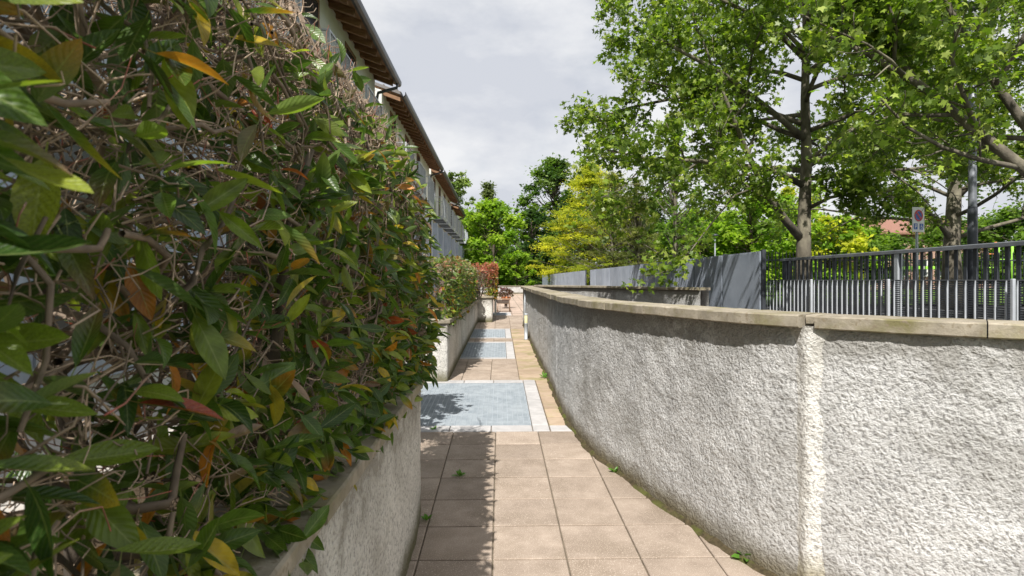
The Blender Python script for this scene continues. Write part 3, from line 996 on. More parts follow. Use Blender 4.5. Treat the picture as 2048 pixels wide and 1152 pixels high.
    if toppal is not None:
        h = (pos[:, 2] - z0) / (z1 - z0)
        q = rng.random(nleaf) < np.clip((h - topfrom) * 2.0, 0, 0.92)
        cc = np.array(toppal)[rng.integers(0, len(toppal), q.sum())] * rng.uniform(0.8, 1.2, (q.sum(), 1))
        col[q] = cc; tip[q] = cc * 1.1
    var = PHOT_LO if lo else PHOT
    vi = rng.integers(0, len(var), nleaf)
    sel = np.zeros(nleaf, bool)
    if singles:
        cp = np.array([0, 0, CAMH])
        dist = np.linalg.norm(pos - cp, axis=1)
        fwd = pos[:, 1] > 0.25
        # keep leaves off the lens
        ok = (dist > 0.34) & ~((pos[:, 0] > x1 - 0.02) & (dist < 0.5))
        pos, R, sc, col, tip, vi, dist, fwd, ci = (a[ok] for a in (pos, R, sc, col, tip, vi, dist, fwd, ci))
        nleaf = len(pos)
        score = dist + np.where(fwd, 0, 9) + np.maximum(0, (x1 - 0.12) - pos[:, 0]) * 6
        order = np.argsort(score)[:singles]
        sel = np.zeros(nleaf, bool); sel[order] = True
        cache = {}
        for i in order:
            t = int(ci[i]); key = (int(vi[i]), t)
            if key not in cache:
                bv, q, uv = PHOT[key[0]]
                cc = np.repeat(PAL[t][None], len(bv), 0)
                if random.random() < 0.3:
                    tt = np.clip((uv[:, 0:1] - 0.35) * 1.4, 0, 1)
                    cc = cc * (1 - tt) + PAL[random.choice([4, 5, 6, 8])] * tt
                cache[key] = np_mesh('leaf', bv, q, M_LEAFN, cc, uv)
            o = link('leaf', cache[key], e)
            Mx = Matrix(R[i].tolist()).to_4x4()
            o.matrix_local = Matrix.Translation(Vector(pos[i] - o3)) @ Mx @ Matrix.Diagonal((sc[i], sc[i], sc[i], 1))
    k = ~sel
    join_leaves('foliage', var, vi[k], (pos - o3)[k], R[k], sc[k], col[k], M_LEAFN, e, 'stuff', tip[k])
    return e
hedge('big near clipped hedge with bare tan twigs and yellowing glossy leaves', (-1.02, -0.44, 0.12, 3.78, 1.0, 2.53), 7, 12000, 8800,
      (18, 24, 28, 20, 11, 4.5, 2.8, 1.4, 1.2, 1.2), False, 300, bias=0.11, topthin=0.9, batter=0.22, twigcol=(0.36, 0.27, 0.195))
hedge('second hedge of green, yellow and pink leaves beyond the large grating', (-1.35, -0.66, 7.95, 15.9, 1.0, 1.93), 12, 3000, 6500,
      (8, 16, 22, 24, 16, 5, 4, 4, 1, 3), True, 0, leaf_len=(0.07, 0.11), toppal=[(0.14, 0.2, 0.05), (0.2, 0.24, 0.08), (0.3, 0.14, 0.09), (0.32, 0.26, 0.18), (0.1, 0.16, 0.04)])
hedge('square hedge with coppery red new growth on top, farthest on the left', (-1.3, -0.12, 16.15, 18.4, 1.1, 2.05), 5, 1500, 5200,
      (4, 8, 12, 18, 20, 12, 9, 12, 3, 6), True, 0, leaf_len=(0.07, 0.11), toppal=[(0.36, 0.085, 0.055), (0.42, 0.13, 0.075), (0.3, 0.07, 0.06), (0.4, 0.18, 0.1)], topfrom=0.28)

# ------------------------------------------------------------------ trees
def lobed_leaf():
    """five lobed plane leaf, 1 across"""
    tips = [(-90, .12), (-58, .3), (-28, .44), (-8, .26), (18, .5), (52, .27), (90, .56), (128, .27), (162, .5), (188, .26), (208, .44), (238, .3)]
    V = [(0, 0.05, 0.0)]
    UV = [(0, 0, 0)]
    for a, r in tips:
        a = math.radians(a)
        V.append((r * math.cos(a), r * math.sin(a) + 0.05, -0.5 * r * r + 0.02))
        UV.append((r, 0, 0))
    n = len(tips)
    Q = [(0, 1 + i, 1 + (i + 1) % n, 1 + (i + 2) % n) for i in range(0, n, 2)]
    return np.array(V), np.array(Q), np.array(UV)
LOBED = [lobed_leaf()]
RHOMB = [(np.array([(0, -.5, 0), (.3, 0.05, 0.06), (0, .55, 0), (-.3, 0.05, 0.06)]), np.array([(0, 1, 2, 3)]), np.zeros((4, 3)))]
NEEDLE = [(np.array([(0, -.6, 0), (.13, 0.05, 0.03), (0, .7, -.1), (-.13, 0.05, 0.03)]), np.array([(0, 1, 2, 3)]), np.zeros((4, 3)))]

class Tree:
    def __init__(s, seed):
        s.r = random.Random(seed); s.mb = MB(); s.twigs = []
    def path(s, p, d, length, n, wob, lift):
        pts = [Vector(p)]; d = Vector(d).normalized()
        for i in range(n):
            d = (d + Vector((s.r.gauss(0, wob), s.r.gauss(0, wob), s.r.gauss(0, wob) + lift))).normalized()
            pts.append(pts[-1] + d * (length / n))
        return pts
    def limb(s, pts, r0, r1, level, maxl, nsub, ratio, sides=7, tmin=0.25):
        n = len(pts)
        rad = [r0 + (r1 - r0) * i / (n - 1) for i in range(n)]
        s.mb.tube(pts, rad, max(3, sides), True)
        L_ = sum((pts[i + 1] - pts[i]).length for i in range(n - 1))
        if level >= maxl:
            s.twigs.append(pts); return
        for k in range(nsub):
            t = tmin + (1 - tmin) * (k + s.r.random()) / nsub
            f = t * (n - 1); i = min(int(f), n - 2)
            p = pts[i].lerp(pts[i + 1], f - i)
            dm = (pts[i + 1] - pts[i]).normalized()
            perp = dm.orthogonal().normalized()
            perp.rotate(Matrix.Rotation(s.r.uniform(0, 2 * math.pi), 3, dm))
            d = dm * s.r.uniform(0.35, 0.9) + perp * s.r.uniform(0.6, 1.0)
            ln = L_ * ratio * s.r.uniform(0.6, 1.2) * (1.15 - 0.55 * t)
            rr = rad[i] * 0.5
            s.limb(s.path(p, d, ln, 4, 0.16, 0.02), rr, max(rr * 0.35, 0.004), level + 1, maxl, max(3, nsub - 2), ratio, sides - 2, 0.15)
        s.twigs.append(pts[n // 2:])
def tree_leaves(tw, per, spread, size, pal, seed, up=0.6, droop=0.0):
    r = np.random.default_rng(seed)
    pos = []
    for pts in tw:
        a = np.array([tuple(p) for p in pts])
        t = np.repeat(r.random(max(1, per // 6)) ** 0.6, 6) * (len(a) - 1)
        i = np.minimum(t.astype(int), len(a) - 2)
        f = (t - i)[:, None]
        pos.append(a[i] * (1 - f) + a[i + 1] * f)
    pos = np.concatenate(pos)
    n = len(pos)
    pos = pos + np.repeat(r.normal(0, spread, (n // 6, 3)), 6, axis=0) + r.normal(0, 0.075, (n, 3)) * np.array([1, 1, .7])
    nrm = np.array([0, 0, up]) + r.normal(0, 0.45, (n, 3))
    d = r.normal(0, 1, (n, 3)) + np.array([0, 0, -0.35])
    R = frames(d, nrm)
    sc = r.uniform(size[0], size[1], n)
    pal = np.array(pal)
    col = pal[r.integers(0, len(pal), n)] * r.uniform(0.75, 1.25, (n, 1))
    return pos, R, sc, col
PLANE_PAL = [(0.115, 0.185, 0.018), (0.165, 0.245, 0.026), (0.22, 0.3, 0.038), (0.31, 0.37, 0.085), (0.085, 0.14, 0.016)]
def plane_tree(label, base, trunk, r0, limbs, seed, per, nauto, hmax, reach, size=(0.085, 0.155), keep=None, zlow=2.6, pal=PLANE_PAL, nsub=7, sprays=()):
    """trunk: list of points; limbs: explicit (points, r0); nauto more limbs grow from the trunk"""
    e = empty('plane_tree', base, label, 'tree', 'plane trees along the street')
    b = Vector(base)
    T = Tree(seed)
    tr = MB()
    n = len(trunk)
    tp = [Vector(p) - b for p in trunk]
    tr.tube(tp, [r0 * (1.25 if i == 0 else 1) * (1 - 0.82 * i / (n - 1)) for i in range(n)], 14)
    tr.build('trunk', M_BARK, e, True)
    for pts, rr in limbs:
        lp = [Vector(p) - b for p in pts]
        T.limb(lp, rr, rr * 0.25, 0, 2, nsub + 2, 0.36, 9, 0.25)
    for pts in sprays:
        lp = [Vector(p) - b for p in pts]
        T.mb.tube(lp, [0.02 - 0.014 * i / (len(lp) - 1) for i in range(len(lp))], 5)
        for q in range(9):
            f = 0.55 + 0.45 * q / 8; i = min(int(f * (len(lp) - 1)), len(lp) - 2)
            T.limb(T.path(lp[i].lerp(lp[i + 1], f * (len(lp) - 1) - i), (T.r.gauss(0, 1), T.r.gauss(0, 1), -.2), 0.45, 3, .1, -.05), .006, .003, 2, 2, 0, .3, 3)
    for k in range(nauto):
        h = zlow + (hmax - zlow) * (k + T.r.random()) / nauto
        zs = [p.z + b.z for p in tp]
        i = max(0, min(n - 2, sum(z < h for z in zs) - 1))
        p = tp[i].lerp(tp[i + 1], max(0, min(1, (h - zs[i]) / max(zs[i + 1] - zs[i], 1e-3))))
        an = k * 2.399 + T.r.uniform(-.3, .3)
        fr = (h - zlow) / (hmax - zlow)
        ln = reach * (1.0 - 0.55 * fr) * T.r.uniform(0.8, 1.12)
        d = Vector((math.cos(an), math.sin(an), 0.22 + 0.5 * fr))
        T.limb(T.path(p, d, ln, 7, 0.09, 0.015), 0.035 + 0.025 * (1 - fr), 0.01, 0, 2, nsub, 0.36, 7, 0.22)
    T.mb.build('limbs', M_BARK, e, True)
    pos, R, sc, col = tree_leaves(T.twigs, per, 0.13, size, pal, seed)
    if keep is not None:
        wpos = pos + np.array(base)
        m_ = keep(wpos)
        pos, R, sc, col = pos[m_], R[m_], sc[m_], col[m_]
    o = join_leaves('crown', LOBED, np.zeros(len(pos), int), pos, R, sc, col, M_LEAFP, e, None)
    return e, len(pos)
clear_sign = lambda q: ~((q[:, 0] > 7.2) & (q[:, 0] < 11.4) & (q[:, 1] > 9) & (q[:, 1] < 14.3) & (q[:, 2] < 3.6))   # the crown is pruned clear of the sign
# plane tree behind the railing
Y1 = 12.0
tb = P(1608, 560, Y1)
t1 = [Vector((tb.x, Y1, 0.8)), P(1607, 500, Y1), P(1609, 420, Y1), P(1613, 320, Y1), P(1610, 200, Y1), P(1612, 80, Y1), P(1608, -60, Y1), P(1615, -220, Y1)]
l1 = [([P(1603, 478, Y1), P(1570, 440, Y1 - .2), P(1525, 370, Y1 - .5), P(1492, 300, Y1 - .8), P(1465, 230, Y1 - 1.0), P(1440, 170, Y1 - 1.2)], 0.095),
      ([P(1607, 372, Y1), P(1560, 345, Y1 - .3), P(1490, 332, Y1 - .7), P(1400, 322, Y1 - 1.2), P(1300, 318, Y1 - 1.6), P(1215, 300, Y1 - 2)], 0.07),
            ([P(1612, 335, Y1), P(1670, 300, Y1 + .3), P(1740, 285, Y1 + .5), P(1830, 275, Y1 + .6), P(1900, 290, Y1 + .6)], 0.06),
      ([P(1610, 420, Y1), P(1660, 395, Y1 - .4), P(1720, 385, Y1 - .8), P(1790, 395, Y1 - 1.2)], 0.045),
      ([P(1612, 280, Y1), P(1540, 220, Y1 - .4), P(1450, 150, Y1 - .8), P(1340, 90, Y1 - 1.2), P(1250, 40, Y1 - 1.4)], 0.07),
      ([P(1612, 250, Y1), P(1500, 210, Y1 + .4), P(1380, 190, Y1 + .6), P(1260, 215, Y1 + .6), P(1180, 240, Y1 + .5)], 0.06),
      ([P(1612, 150, Y1), P(1690, 80, Y1 - .2), P(1780, 20, Y1 - .4), P(1850, -40, Y1 - .5)], 0.06),
      ([P(1611, 120, Y1), P(1530, 40, Y1), P(1400, -20, Y1 - .2), P(1265, -60, Y1 - .3)], 0.06)]
plane_tree('tall plane tree with a straight trunk and low side fork behind the screen fence', (tb.x, Y1, 0.8), t1, 0.165, l1, 3, 30, 26, 9.3, 4.6, zlow=3.6, keep=clear_sign,
           sprays=[[P(1530, 368, Y1 - .6), P(1470, 390, Y1 - 1.3), P(1420, 450, Y1 - 2), P(1375, 510, Y1 - 2.5), P(1330, 545, Y1 - 2.8)], [P(1400, 322, Y1 - 1.2), P(1330, 370, Y1 - 1.4), P(1270, 410, Y1 - 1.6), P(1210, 430, Y1 - 1.7)], [P(1300, 318, Y1 - 1.6), P(1270, 350, Y1 - 1.7), P(1240, 380, Y1 - 1.8), P(1190, 400, Y1 - 1.9)]])
# plane tree behind the street lamp
Y2 = 15.5
tb2 = P(1905, 560, Y2)
t2 = [Vector((tb2.x, Y2, 0.8)), P(1903, 500, Y2), P(1908, 400, Y2), P(1913, 300, Y2), P(1905, 180, Y2), P(1912, 40, Y2), P(1910, -100, Y2)]
l2 = [([P(1903, 480, Y2), P(1875, 440, Y2 - .3), P(1830, 405, Y2 - .6), P(1760, 385, Y2 - 1)], 0.09),
      ([P(1908, 400, Y2), P(1960, 350, Y2 - .2), P(2030, 320, Y2 - .4), P(2120, 310, Y2 - .6)], 0.09),
      ([P(1910, 350, Y2), P(1850, 300, Y2 - .2), P(1790, 280, Y2 - .5), P(1720, 290, Y2 - .9)], 0.08)]
plane_tree('plane tree with a thick pale trunk standing behind the street lamp', (tb2.x, Y2, 0.8), t2, 0.23, l2, 11, 30, 26, 9.5, 5.0, zlow=2.7, nsub=6, keep=clear_sign)
# plane tree whose trunk is out of view, its limbs reach in from the side
Y3 = 7.2
b3 = Vector((9.6, 6.6, 0.8))
t3 = [b3, Vector((9.55, 6.6, 2.0)), Vector((9.6, 6.7, 3.6)), Vector((9.7, 6.6, 5.4)), Vector((9.6, 6.5, 8.0)), Vector((9.7, 6.5, 10.0))]
l3 = [([Vector((9.55, 6.6, 2.1)), P(2200, 455, 6.9), P(2048, 338, 7.0), P(1945, 255, 7.1), P(1840, 170, 7.2), P(1740, 110, 7.3), P(1640, 60, 7.4)], 0.095),
      ([Vector((9.55, 6.6, 2.4)), P(2180, 400, 7.0), P(2050, 250, 7.2), P(1965, 130, 7.3), P(1900, 20, 7.4), P(1860, -80, 7.5)], 0.085),
      ([P(1840, 170, 7.2), P(1800, 120, 7.3), P(1760, 50, 7.4), P(1700, 0, 7.5)], 0.04),
      ([Vector((9.6, 6.7, 4.2)), Vector((8.0, 6.2, 5.6)), Vector((6.2, 5.8, 6.6)), Vector((4.4, 5.6, 7.2)), Vector((2.9, 5.6, 7.6))], 0.1),
      ([Vector((9.6, 6.7, 5.0)), Vector((8.4, 7.6, 6.4)), Vector((6.6, 8.6, 7.4)), Vector((4.8, 9.2, 8.0))], 0.09)]
plane_tree('plane tree whose thick mottled limbs reach in above the street lamp', tuple(b3), t3, 0.28, l3, 23, 30, 18, 9.5, 4.6, zlow=4.2, nsub=6, keep=lambda q: ~((q[:, 2] < 2.9) | ((q[:, 1] < 4.2) & (q[:, 0] < 6.5))))

def clump_tree(name, label, u, vtop, Y, rad, shape, pal, n, size, seed, zb=0.5, trunk_r=0.12, leaf=RHOMB, group=None, flat=0.8, nclump=60, low=0.15, bark=None, X=None):
    r = np.random.default_rng(seed); rr = random.Random(seed)
    x = Y * XR(u) if X is None else X
    H = P(u, vtop, Y).z - zb
    e = empty(name, (x, Y, zb), label, 'tree', group)
    cen, cr = [], []
    nclump = int(nclump * 1.9)
    while len(cen) < nclump:
        t = low + (1 - low) * rr.random()
        if shape == 'cone': rmax = rad * (1 - (t - low) / (1 - low)) ** 0.8
        elif shape == 'column': rmax = rad * math.sin(math.pi * min(0.98, 0.12 + 0.86 * (t - low) / (1 - low))) ** 0.6
        else: rmax = rad * math.sqrt(max(0, 1 - ((t - low) / (1 - low) * 2 - 1) ** 2)) ** 0.8
        q = rmax * math.sqrt(rr.random())
        a = rr.uniform(0, 2 * math.pi)
        cen.append((q * math.cos(a), q * math.sin(a), t * H)); cr.append(rad * rr.uniform(0.09, 0.24))
    cen = np.array(cen); cr = np.array(cr)
    mb = MB()
    mb.tube([(0, 0, -0.2), (rr.uniform(-.1, .1), 0, H * .35), (rr.uniform(-.15, .15), rr.uniform(-.1, .1), H * .7), (0, 0, H * 0.94)], [trunk_r, trunk_r * .8, trunk_r * .5, 0.02], 8)
    mb.build('trunk', bark or M_BARK2, e, True)
    bb = MB()
    for c in cen[: nclump]:
        z0 = max(0.1 * H, c[2] * (0.78 if shape != 'layer' else 0.97) - 0.2)
        bb.tube([(0, 0, z0), (c[0] * .5, c[1] * .5, z0 + (c[2] - z0) * .35), tuple(c)], [trunk_r * .28, trunk_r * .16, 0.008], 4)
    bb.build('limbs', bark or M_BARK2, e, True)
    i = r.choice(nclump, n, p=cr ** 2 / (cr ** 2).sum())
    off = r.normal(0, 1, (n, 3))
    off /= np.linalg.norm(off, axis=1, keepdims=True)
    off *= np.abs(r.normal(0.45, 0.42, n))[:, None] * cr[i][:, None] * np.array([1.15, 1.15, flat])
    pos = cen[i] + off
    nrm = off / np.maximum(cr[i][:, None], .01) * 0.6 + np.array([0, 0, 0.7]) + r.normal(0, 0.4, (n, 3))
    R = frames(r.normal(0, 1, (n, 3)) * np.array([1, 1, 0.5]), nrm)
    pal = np.array(pal)
    cc = pal[r.integers(0, len(pal), nclump)] * r.uniform(0.85, 1.15, (nclump, 1))
    col = cc[i] * r.uniform(0.75, 1.25, (n, 1))
    join_leaves('crown', leaf, np.zeros(n, int), pos, R, r.uniform(size[0], size[1], n), col, M_LEAFB, e, None)
    return e
GRN = [(0.09, 0.16, 0.022), (0.13, 0.21, 0.03), (0.065, 0.12, 0.02)]
LIME = [(0.22, 0.34, 0.03), (0.27, 0.38, 0.035), (0.15, 0.26, 0.025)]
YEL = [(0.42, 0.42, 0.035), (0.5, 0.47, 0.04), (0.32, 0.35, 0.04)]
OLV = [(0.14, 0.16, 0.05), (0.19, 0.19, 0.07), (0.12, 0.13, 0.05)]
DRK = [(0.03, 0.07, 0.018), (0.045, 0.09, 0.025), (0.055, 0.1, 0.03)]
PALE = [(0.19, 0.25, 0.075), (0.23, 0.29, 0.1), (0.14, 0.2, 0.06)]
gb = 'trees beyond the terrace'
clump_tree('maple_tree', 'bright lime green bushy tree closing the end of the path', 988, 408, 52, 3.3, 'round', LIME, 20000, (0.22, 0.4), 1, 0.4, 0.15, group=gb, nclump=70, low=0.06)
clump_tree('maple_tree', 'small lime green tree between the end wall and the grey screen', 1035, 505, 50, 1.5, 'round', LIME, 3500, (0.15, 0.28), 2, 0.4, 0.08, group=gb, nclump=30, low=0.05)
clump_tree('poplar_tree', 'pale feathery poplar rising behind the last house', 912, 342, 66, 2.6, 'column', PALE, 12000, (0.24, 0.42), 3, 0.4, 0.16, group=gb, nclump=60, low=0.1)
clump_tree('poplar_tree', 'slim dark spire of a tree standing alone in the sky gap', 976, 370, 78, 3.3, 'cone', [(0.09, 0.12, 0.05), (0.12, 0.15, 0.06), (0.14, 0.17, 0.06)], 14000, (0.26, 0.46), 4, 0.4, 0.16, group=gb, nclump=60, low=0.1)
clump_tree('oak_tree', 'broad olive tree low between the poplar and the spire', 940, 430, 74, 3.2, 'round', OLV + PALE, 12000, (0.26, 0.46), 5, 0.4, 0.16, group=gb, nclump=50, low=0.1)
clump_tree('oak_tree', 'tall dark green tree behind the yellow larch', 1110, 326, 66, 4.6, 'column', DRK[1:] + GRN + PALE[2:], 24000, (0.26, 0.48), 6, 0.4, 0.25, group=gb, nclump=110, low=0.08)
clump_tree('oak_tree', 'dark green tree standing right of the lime tree', 1062, 425, 60, 2.6, 'round', DRK + GRN[:1], 12000, (0.24, 0.42), 7, 0.4, 0.2, group=gb, nclump=60, low=0.06)
clump_tree('larch_tree', 'golden yellow larch with layered boughs above the grey screen', 1180, 328, 46, 5.4, 'cone', YEL, 34000, (0.16, 0.3), 8, 0.5, 0.16, NEEDLE, gb, 0.3, 130, 0.1, M_BARK)
clump_tree('larch_tree', 'thin olive larch showing bare grey boughs', 1226, 345, 38, 3.4, 'cone', OLV + YEL[2:], 13000, (0.12, 0.24), 9, 0.5, 0.15, NEEDLE, gb, 0.3, 110, 0.12, M_BARK)
clump_tree('larch_tree', 'half bare larch beside the thin olive one', 1274, 360, 36, 2.6, 'cone', OLV, 8000, (0.12, 0.24), 10, 0.5, 0.12, NEEDLE, gb, 0.3, 90, 0.14, M_BARK)
clump_tree('ash_tree', 'slender ash with a pale straight trunk over the screen', 1350, 240, 30, 2.4, 'cone', GRN, 4200, (0.14, 0.26), 11, 0.6, 0.14, RHOMB, gb, 0.6, 60, 0.3, M_BARK)
for k, (u, vt, Y, rd) in enumerate(((1248, 405, 62, 3.6), (1310, 395, 58, 3.8), (1170, 420, 70, 4.0))):
    clump_tree('oak_tree', ['round green tree filling in behind the thin olive larch', 'round green tree behind the slender ash', 'low green tree behind the golden larch'][k], u, vt, Y, rd, 'round', GRN + PALE[2:], 9000, (0.26, 0.46), 60 + k, 0.5, 0.16, group=gb, nclump=50, low=0.04)
gp = 'trees in the park'
parks = [(1330, 445, 44, 3.2, GRN + LIME[:1]), (1400, 420, 40, 3.2, LIME + GRN[:1]), (1450, 430, 48, 3.6, GRN), (1500, 395, 36, 2.8, LIME + PALE[:1]), (1555, 400, 42, 3.4, LIME),
         (1660, 440, 34, 2.6, LIME + YEL[:1]), (1720, 455, 38, 2.8, GRN + LIME[:1]), (1585, 350, 50, 2.6, YEL + LIME[:1]), (1950, 440, 40, 4.0, GRN), (2060, 420, 36, 4.0, DRK + GRN)]
plab = ['green tree crowded against the slender ash', 'lime green tree above the middle of the screen fence', 'leafy green tree behind the park lamp', 'light green young tree with a thin dark stem',
        'bright lime tree left of the plane trunk', 'round lime bush tree right of the plane trunk', 'green tree in front of the brick house', 'yellow tree glimpsed behind the plane trunk', 'green tree behind the playground', 'dark tree past the playground at the street side']
for i, ((u, vt, Y, rd, pl), lb) in enumerate(zip(parks, plab)):
    clump_tree('park_tree', lb, u, vt, Y, rd, 'round', pl, 11000, (0.2, 0.36), 30 + i, 0.8, 0.12, group=gp, nclump=48, low=0.12)
# garden tree hidden behind the near hedge, it throws the leafy shade on the large grating
clump_tree('garden_tree', 'small garden tree in the opening behind the near hedge', 700, 235, 4.75, 0.62, 'round', GRN, 6500, (0.07, 0.11), 77, 0.12, 0.03, flat=0.9, nclump=26, low=0.3, X=-1.32)
# far wood
r = np.random.default_rng(5)
n = 26000
ang = r.uniform(-0.85, 0.95, n); dist = r.uniform(85, 115, n)
hh = 6.5 + 3.0 * np.sin(ang * 23) + 2.2 * np.sin(ang * 61 + 1) + r.normal(0, .6, n)
pos = np.stack([np.sin(ang) * dist, np.cos(ang) * dist, 0.2 + np.abs(hh) * r.random(n) ** 0.7], 1)
R = frames(r.normal(0, 1, (n, 3)), np.array([0, -.5, .8]) + r.normal(0, .4, (n, 3)))
pl = np.array(GRN + DRK + PALE)
o = join_leaves('far_wood', RHOMB, np.zeros(n, int), pos, R, r.uniform(0.6, 1.2, n), pl[(np.floor(ang * 30).astype(int)) % len(pl)] * r.uniform(.7, 1.3, (n, 1)), M_LEAFB, None)
tag(o, 'distant band of woodland behind everything', 'wood', None, 'stuff')

# ------------------------------------------------------------------ screen fence along the ramp
FX = 4.22
fence = empty('screen_fence', (FX, 9.2, 0.45), 'long grey ribbed metal screen fence receding past the low white wall', 'fence')
PW = 1.6
pm = MB()
nr = 40
for k in range(nr):                                     # vertical ribs
    y = 0.03 + (PW - 0.06) * k / nr
    w = (PW - 0.06) / nr
    pm.add([(0, y, 0), (0, y, 1.6), (-0.03, y + w * 0.12, 1.6), (-0.03, y + w * 0.12, 0), (-0.03, y + w * 0.6, 1.6), (-0.03, y + w * 0.6, 0), (0, y + w, 1.6), (0, y + w, 0)],
           [(0, 1, 2, 3), (3, 2, 4, 5), (5, 4, 6, 7)])
pm.box(0.0, 0.012, 0.03, PW - 0.03, 0, 1.6)
panel = pm.mesh('panel', M_PANEL)
postm = MB().box(-0.03, 0.03, -0.028, 0.028, 0, 1.625).mesh('post', M_DARKST)
y = 9.2
ztop_f = P(1530, 501, 9.2).z
zf = ztop_f - 1.61 - 0.45
i = 0
while y < 57:
    link('post', postm, fence, (0.02, y - 9.2, zf))
    if not (26.2 < y + 0.8 < 27.8):
        link('panel', panel, fence, (0, y - 9.2, zf))
    y += PW; i += 1
link('post', postm, fence, (0.02, y - 9.2, zf))

# ------------------------------------------------------------------ railings by the ramp
RX = 4.34
rail = empty('ramp_railing', (RX, 4.6, 0.93), 'steel railing of upright blades with fine mesh behind the curved wall', 'railing')
bl = MB().add([(-.005, -.005, 0), (.008, -.005, 0), (.008, .005, 0), (-.005, .005, 0), (-.005, -.005, 0.57), (-.005, .005, 0.57), (.008, -.005, 0.655), (.008, .005, 0.655), (.005, -.005, 0.655), (.005, .005, 0.655)],
               [(3, 2, 1, 0), (0, 1, 6, 8, 4), (3, 5, 9, 7, 2), (0, 4, 5, 3), (1, 2, 7, 6), (4, 8, 9, 5), (8, 6, 7, 9)]).mesh('blade', M_BLADE)
for k in range(50):
    y = 4.0 + k * 0.108
    link('blade', bl, rail, (0, y - 4.6, 0))
for u in (1627, 1782, 2033):
    y = RX / XR(u)
    MB().box(-0.013, 0.013, -0.011, 0.011, 0, 0.67, 0.003).build('post', M_BLADE, rail, False, (-0.03, y - 4.6, 0))
ms = MB()
for k in range(30):
    z = 0.02 + k * 0.0215
    ms.box(0.05, 0.054, -0.7, 4.72, z, z + 0.013)
o = ms.build('wire_mesh', M_DARKST, rail); o['kind'] = 'stuff'
MB().box(0.045, 0.06, -0.7, 4.72, 0.655, 0.663).build('top_wire', M_HAND, rail)
hr = empty('handrail_fence', (RX + 0.28, 4.6, 0.8), 'railing with bars coloured dark for shade and a grey handrail on the far side of the ramp', 'railing')
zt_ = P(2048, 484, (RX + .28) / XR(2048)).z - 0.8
bb_ = MB().box(-.006, .006, -.02, .02, 0.05, zt_ - 0.03).mesh('bar', M_DARKST)  # dark bar colour stands in for the tree shade on this railing
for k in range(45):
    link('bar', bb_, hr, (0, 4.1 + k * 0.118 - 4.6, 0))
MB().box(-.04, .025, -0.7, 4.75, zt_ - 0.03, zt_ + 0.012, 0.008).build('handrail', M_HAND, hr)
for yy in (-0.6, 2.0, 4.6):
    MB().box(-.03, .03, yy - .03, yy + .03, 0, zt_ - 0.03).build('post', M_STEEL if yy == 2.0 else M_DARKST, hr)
# park fence
pf = empty('park_fence', (8, 17.4, 0.8), 'tall dark picket fence along the edge of the park', 'fence')
pk = MB().add([(-.011, -.011, 0), (.011, -.011, 0), (.011, .011, 0), (-.011, .011, 0), (-.011, -.011, 1.58), (.011, -.011, 1.58), (.011, .011, 1.58), (-.011, .011, 1.58), (0, 0, 1.66)],
               [(3, 2, 1, 0), (0, 1, 5, 4), (1, 2, 6, 5), (2, 3, 7, 6), (3, 0, 4, 7), (4, 5, 8), (5, 6, 8), (6, 7, 8), (7, 4, 8)]).mesh('picket', M_DARKST)
for k in range(112):
    link('picket', pk, pf, (-0.6 + k * 0.11, 0, 0.02))
for z in (0.3, 1.38):
    MB().box(-0.7, 11.8, -0.014, 0.014, z, z + 0.035).build('rail', M_DARKST, pf)
for k in range(6):
    MB().box(-0.03, .03, -.03, .03, 0, 1.62).build('post', M_DARKST, pf, False, (-0.66 + k * 2.42, 0.03, 0))

# ------------------------------------------------------------------ street lamp, sign
Yl = 9.2
lp = P(1945, 560, Yl)
sl2 = empty('street_lamp', (lp.x, Yl, 0.8), 'tall dark grey tubular street lamp post behind the railing', 'street lamp')
MB().tube([(0, 0, 0), (0, 0, 1.4), (0, 0, 1.95)], [0.072, 0.07, 0.068], 16).build('base_sleeve', M_DARKST, sl2, True)
MB().tube([(0, 0, 1.95), (0, 0, 2.0), (0, 0, 5.2)], [0.066, 0.058, 0.046], 16).build('pole', M_HAND, sl2, True)
h = MB().box(-0.35, 0.12, -0.1, 0.1, 5.2, 5.28, 0.03).build('lamp_head', M_DARKST, sl2)
MB().box(-0.3, 0.0, -0.07, 0.07, 5.185, 5.2).build('lens', M_WHITE, h)
Ys = 14.0
sp = P(1836, 440, Ys)
sg = empty('parking_sign', (sp.x, Ys, 0.8), 'white no parking sign with blue parking and wheelchair squares', 'sign', None, math.radians(17))
zt2 = P(1836, 414.5, Ys).z - 0.8; zb2 = P(1836, 464, Ys).z - 0.8
MB().tube([(0, 0.03, 0), (0, 0.03, zt2 - 0.03)], 0.03, 12).build('pole', M_STEEL, sg, True)
H_ = zt2 - zb2; Wd = H_ * 0.66
pn = MB().box(-Wd / 2, Wd / 2, -0.012, 0.0, zb2, zt2, 0.003).build('panel', M_WHITE, sg)
def disc(x, z, r0, r1, y, m, name, n=28):
    mb = MB()
    V, Fq = [], []
    for k in range(n):
        a = 2 * math.pi * k / n
        V += [(x + r1 * math.cos(a), y, z + r1 * math.sin(a)), (x + r0 * math.cos(a), y, z + r0 * math.sin(a))]
    for k in range(n):
        j = (k + 1) % n
        Fq.append((2 * k, 2 * j, 2 * j + 1, 2 * k + 1))
    mb.add(V, Fq).build(name, m, pn)
cz = zt2 - H_ * 0.34; R_ = Wd * 0.36
disc(0, cz, 0.0, R_ * 0.76, -0.016, M_BLUE, 'blue_disc')
disc(0, cz, R_ * 0.74, R_, -0.018, M_RED, 'red_ring')
w_ = R_ * 0.11
c45 = math.sqrt(.5)
MB().add([(-c45 * R_ * .78 + s1 * w_, -0.02, cz + c45 * R_ * .78 + s1 * w_) if e_ == 0 else (c45 * R_ * .78 + s1 * w_, -0.02, cz - c45 * R_ * .78 + s1 * w_) for e_, s1 in ((0, -1), (0, 1), (1, 1), (1, -1))], [(0, 3, 2, 1)]).build('red_slash', M_RED, pn)
